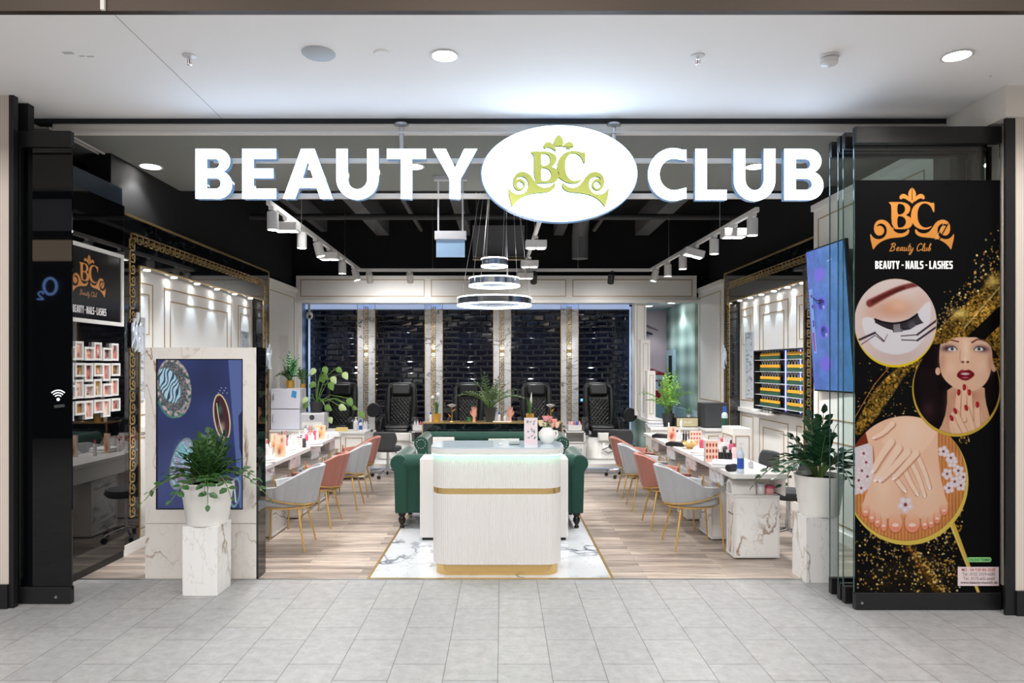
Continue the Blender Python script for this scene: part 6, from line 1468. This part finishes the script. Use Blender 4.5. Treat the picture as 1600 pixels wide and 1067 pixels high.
t = thing('small_plant', 'tiny round leaved plant on top of the radio', 'plant', (2.55,9.42,.911)); MB().lathe([(.02,0),(.024,.03),(1e-6,.03)],14).build('pot', M['pot'], t, True); S_, L_ = zz_foliage(5,.1,.05,44,.03,.1,3,wid=.8); L_.build('leaves', M['leaf2'], t, loc=(0,0,.03))
bottle('water_bottle', 'clear water bottle with green label by the dark portal edge', 'bottle', (2.9,8.98,.781), .3, .04, mat('clear_plastic',(200,220,225),.1), M['blueplastic'], 'round', None, M['greenbar'])
bottle('bottle', 'white tube beside the plant on the back right counter', 'bottle', (2.41,9.27,.781), .12, .02, M['white'], M['white'])
t = thing('low_cabinet', 'narrow white panelled cabinet behind the middle of the right desks', 'cabinet', (2.72,8.0,0)); MB().box(-.1,.1,-.2,.2,.0,.9).build('body', M['wallwhite'], t); g = MB(); rect_x(g,-.17,.17,.1,.82,-.1,.006,.01,-1); rect_y(g,-.08,.08,.1,.82,-.2,.006,.008); g.build('door_moulding', M['goldline'], t)

# ------------------------------------------------------------------ pedicure chairs
def pedicure(lb, x, y):
    t = thing('pedicure_chair', lb, 'pedicure chair', (x,y,.145), 0, 'black pedicure spa chairs')
    # glossy white base with foot basin, faces -y
    pl = [(-.27,.0),(.27,.0),(.30,.3),(.30,.62),(-.30,.62),(-.30,.3)]; pl = chaikin(pl,2)
    n = len(pl); g = MB(); lv = ((0,1.0),(.03,1.04),(.2,.97),(.34,.88))
    g.v = [(px*s_, .62-(.62-py)*s_, z) for z,s_ in lv for px,py in pl]
    for j in range(len(lv)-1):
        for k in range(n): g.f.append((j*n+k, j*n+(k+1)%n, (j+1)*n+(k+1)%n, (j+1)*n+k))
    g.f += [tuple(range(n)), tuple(range((len(lv)-1)*n, len(lv)*n))]
    g.build('base', mat('pearl_white',(236,234,230),.12,coat=.5) if 'pearl_white' not in bpy.data.materials else bpy.data.materials['pearl_white'], t, True, angle=.9)
    MB().rbox(-.1,.24,-.02,.16,.3,.42,.04).build('basin_panel', bpy.data.materials['pearl_white'], t, True, bevel=.01)
    g = MB().tube([(-.05,-.04,.16),(.05,-.06,.2),(.14,-.03,.15),(.05,-.03,.11),(-.05,-.04,.16)],.012,8); g.build('foot_hose', M['chrome'], t, True)
    MB().rbox(-.21,.21,.16,.62,.42,.52,.05).build('seat', M['leather'], t, True, bevel=.03)
    MB().rbox(-.19,.19,.12,.2,.33,.47,.03).build('seat_front', M['leather'], t, True, bevel=.02)
    # back, leaning
    R = Matrix.Rotation(-.22,3,'X'); O_ = Vector((0,.6,.46))
    def tr(g): g.v = [tuple(R @ Vector(p)+O_) for p in g.v]; return g
    g = MB(); pl = chaikin([(-.2,0),(.2,0),(.25,.3),(.24,.7),(.2,.76),(-.2,.76),(-.24,.7),(-.25,.3)],2)
    tr(g.poly(pl, 0, .12, lambda u,v,a: (u,a,v))).build('back_shell', M['leather'], t, True, bevel=.02)
    for s_ in (-1,1): tr(MB().tube([(s_*.19,-.03,.04),(s_*.22,-.04,.3),(s_*.21,-.03,.66)],[.04,.055,.04],12)).build('side_bolster', M['leather'], t, True)
    g = MB(); tr(g.grid(lambda u,v: (-.15+.3*u, -.045-.012*abs(math.sin(PI*5*(u+v*1.2)))*abs(math.sin(PI*5*(u-v*1.2)))-.02*math.sin(PI*u), .04+.42*v), 41, 49)).build('quilted_panel', M['leather'], t, True)
    g = MB(); pl = rrect(-.16,.16,.52,.72,.05); tr(g.poly(pl, -.09, -.0, lambda u,v,a: (u,a,v))).build('headrest', M['leather'], t, True, bevel=.035)
    for s_ in (-1,1):
        g = MB(); pl = chaikin([(0,.0),(.36,.0),(.42,.2),(.3,.3),(.05,.26),(-.02,.12)],2); g.poly([(.1+u, .36+v) for u,v in pl], s_*.235, s_*.31, lambda u,v,a: (a,u,v)); g.build('armrest', M['leather2'], t, True, bevel=.012)
        MB().tube([(s_*.27,.12,.64),(s_*.28,-.02,.62),(s_*.28,-.1,.6)],[.03,.03,.018],8).build('arm_tray', M['leather2'], t, True)
    return t
p0 = pedicure('first black pedicure chair from the left, behind the monstera', -2.67, 10.75)
for x, lb in ((-1.68,'second black pedicure chair from the left, behind a grey stool'),(-.56,'middle black pedicure chair, behind the bushy plant'),(.56,'fourth black pedicure chair from the left, behind the right display hand'),(1.60,'last black pedicure chair at the right end of the platform')):
    copy_tree(p0, lb, (x,10.75,.145))
o = MB().poly(chaikin([(0,0),(.14,0),(.2,.08),(.18,.2),(.05,.24),(-.03,.14)],2), 0, .05, lambda u,v,a: (u,a,v)).build('side_tray', M['leather2'], smooth=True, loc=(-2.13,10.9,.80), bevel=.01); tag(o,'black six sided swivel tray beside the second pedicure chair','tray')
o = o.copy(); C.objects.link(o); o.location = (1.95,10.95,.72); o['label'] = 'black six sided swivel tray at the right end of the platform'
# shelves on the platform between chairs
def shelf_cart(lb, x0, x1, y, z1):
    t = thing('shelf_cabinet', lb, 'shelf cabinet', ((x0+x1)/2,y,.145), 0, 'white shelf cabinets between the spa chairs'); w2 = (x1-x0)/2; z = z1-.145
    g = MB(); g.box(-w2,-w2+.02,0,.3,0,z); g.box(w2-.02,w2,0,.3,0,z); g.box(-w2,w2,0,.3,z-.02,z); g.box(-w2,w2,0,.3,0,.02); g.box(-w2,w2,.28,.3,0,z); g.box(-w2,w2,0,.3,z*.62,z*.62+.015); g.build('carcass', M['white'], t)
    d = MB().box(-w2+.025,w2-.025,-.012,.0,.03,z*.6).build('drawer', M['white'], t); MB().box(-w2+.05,w2-.05,-.015,-.012,.06,z*.45).build('drawer_panel', mat('pale_grey_glass',(170,176,178),.2) if 'pale_grey_glass' not in bpy.data.materials else bpy.data.materials['pale_grey_glass'], d)
    MB().box(-w2*.4,w2*.4,-.02,-.012,z*.5,z*.53).build('handle', M['silver'], d)
    return t
r = random.Random(12); carts = [(.95,1.26,'white shelf cabinet left of the last pedicure chair'),(-1.4,-1.12,'white shelf cabinet right of the second pedicure chair'),(-2.3,-2.02,'white shelf cabinet between the first two pedicure chairs'),(-.18,.12,'white shelf cabinet right of the middle pedicure chair')]
for x0,x1,lb in carts:
    shelf_cart(lb, x0, x1, 10.45, .62)
    t = thing('supply_caddy', 'white caddy of bottles standing on the '+lb.replace('white shelf cabinet ','shelf '), 'caddy', ((x0+x1)/2,10.55,.621), 0, 'caddies of pedicure supplies'); MB().box(-.11,.11,-.07,.07,0,.008).box(-.11,.11,-.07,-.065,0,.09).box(-.11,.11,.065,.07,0,.09).box(-.11,-.105,-.07,.07,0,.09).box(.105,.11,-.07,.07,0,.09).build('caddy', M['white'], t)
    for k in range(5):
        m_ = r.choice([M['white'],M['rose'],M['blueplastic'],M['pink'],M['silver']]); x = -.08+k*.04
        b_ = MB().lathe([(.015,.01),(.016,.12),(.007,.135),(.007,.15),(1e-6,.15)],12,(x,r.uniform(-.04,.04),0)).build('supply_bottle', m_, t, True)
stool('grey saddle stool on casters in front of the second pedicure chair', (-1.66,9.98,0), PI/2-.1, group='grey saddle stools by the platform').scale = (1,1,.95)
stool('grey saddle stool on casters in front of the last pedicure chair', (1.74,10.0,0), PI/2-.3, group='grey saddle stools by the platform')
t = thing('paper_dispenser', 'black countertop box with dark drawer between second chair and counter', 'box', (-1.18,10.2,.145)); MB().box(-.12,.12,0,.12,.3,.48).build('box', M['leather2'], t); MB().box(-.1,.1,0,.1,0,.3).build('stand', M['white'], t)
o = MB().box(0,.1,0,.02,0,.045).build('thermostat', mat('blue_display',(120,190,240),.3,emit=(110,180,240),es=1.2), loc=(1.36,11.96,1.0)); tag(o,'small glowing blue display on the tiles left of the last chair','display')
# ceiling camera
t = thing('security_camera', 'white dome security camera at the top left of the tiled wall', 'camera', (-3.2,11.4,2.45)); MB().ell((0,0,0),(.06,.06,.07),16,10).build('dome', M['white'], t, True); MB().ell((.02,-.045,-.02),(.025,.025,.03),12,8).build('lens', M['leather2'], t, True); MB().cyl((0,0,.05),(0,0,.23),.02).build('mount', M['white'], t, True)

# ------------------------------------------------------------------ nail sample rack on the right
t = thing('nail_sample_rack', 'wall rack of yellow sample bars with blue light strips on the right wall', 'rack', (XR,0,0))
y0, y1, z0, z1 = 7.1, 8.6, 1.08, 1.80
MB().box(-.02,-.001,y0,y1,z0,z1).build('back_panel', mat('near_black_navy',(10,12,26),.3), t); g = MB(); rect_x(g,y0,y1,z0,z1,-.02,.1,.015,-1); g.build('frame', M['blackmetal'], t)
MB().box(-.05,-.02,7.72,7.86,z0,z1).build('divider', mat('navy',(16,24,70),.3), t)
for y in (7.79,7.4): MB().box(-.056,-.05,y-.008,y+.008,z0+.02,z1-.01).build('light_strip', M['ledblue2'], t)
for k in range(5):
    z = z0+.05+k*.14
    MB().box(-.11,-.02,y0,y1,z-.012,z-.006).build('glass_shelf', M['silver'], t)
    for a, b in ((7.14,7.7),(7.92,8.5)):
        MB().box(-.075,-.06,a,b,z+.04,z+.075).build('sample_bar', M['yellow'], t); MB().box(-.08,-.055,a,b,z-.004,z+.035).build('base_bar', M['greenbar'], t)
        g = MB(); n = int((b-a)/.08)
        for i in range(n):
            y = a+.04+i*.08; 
            for dy in (-.03,.03): g.add([(-.07,y-.003,z+.075),(-.07,y+.003,z+.075),(-.07,y+dy+.003,z+.125),(-.07,y+dy-.003,z+.125)],[(0,1,2,3)])
        g.build('sample_tips', M['white'], t, solid=.003)
t = thing('white_shelf', 'thin white shelf with small pots under the sample rack', 'shelf', (XR,0,0)); MB().box(-.16,0,8.0,8.7,1.03,1.05).build('board', M['white'], t)
for i,y in enumerate((8.12,8.22,8.32)): o = MB().lathe([(.025,0),(.03,.05),(1e-6,.05)],14).build('small_pot', M['white'], smooth=True, loc=(XR-.08,y,1.051)); tag(o,'small white pot on the thin shelf under the sample rack, %s' % ('nearest','middle','furthest')[i],'pot','pots under the sample rack')
# mirror art panels in the side panelling, crystal sconces
mm = marble('silver_relief',(200,208,214),(120,130,140),(160,170,180),6,.2,width=.08)
for X,s_,y,z0,z1,lb in ((XL,1,6.26,1.3,2.05,'tall silvery relief picture near the left portal edge'),(XL,1,8.9,1.3,2.05,'tall silvery relief picture at the far end of the left panelling'),(XR,-1,9.05,1.2,2.05,'tall silvery relief picture at the far end of the right panelling')):
    t = thing('relief_picture', lb, 'picture', (X,y,0), 0, 'silvery relief pictures'); a,b = sorted((0,s_*.012)); MB().box(a,b,-.13,.13,z0,z1).build('picture', mm, t); g = MB(); rect_x(g,-.14,.14,z0-.01,z1+.01,0,.02,.012,s_); g.build('frame', M['silver'], t)
for X,s_,y,z,lb in ((-3.2,1,5.94,1.88,'crystal wall light on the near edge of the left portal'),(-3.2,1,9.3,1.72,'crystal wall light on the far edge of the left portal'),(3.12,-1,9.55,1.72,'crystal wall light on the far edge of the right portal')):
    t = thing('wall_sconce', lb, 'wall light', (X,y,z), 0, 'crystal wall lights'); a,b = sorted((0,s_*.02)); MB().box(a,b,-.04,.04,-.12,.1).build('backplate', M['chrome'], t)
    for k,(dy,h) in enumerate(((-.045,.22),(0,.26),(.045,.2))):
        g = MB().tube([(s_*(.05+.012*math.sin(3*q+k)), dy+.012*math.sin(4*q+k*2), -.15+h*q/2.0*1.3-.0) for q in [i*.2 for i in range(11)]], [.006+.010*abs(math.sin(i*.75+k)) for i in range(11)], 10)
        g.build('crystal', mat('lit_crystal',(200,208,218),.05,metal=.7,emit=(235,242,255),es=.22) if 'lit_crystal' not in bpy.data.materials else bpy.data.materials['lit_crystal'], t, True)
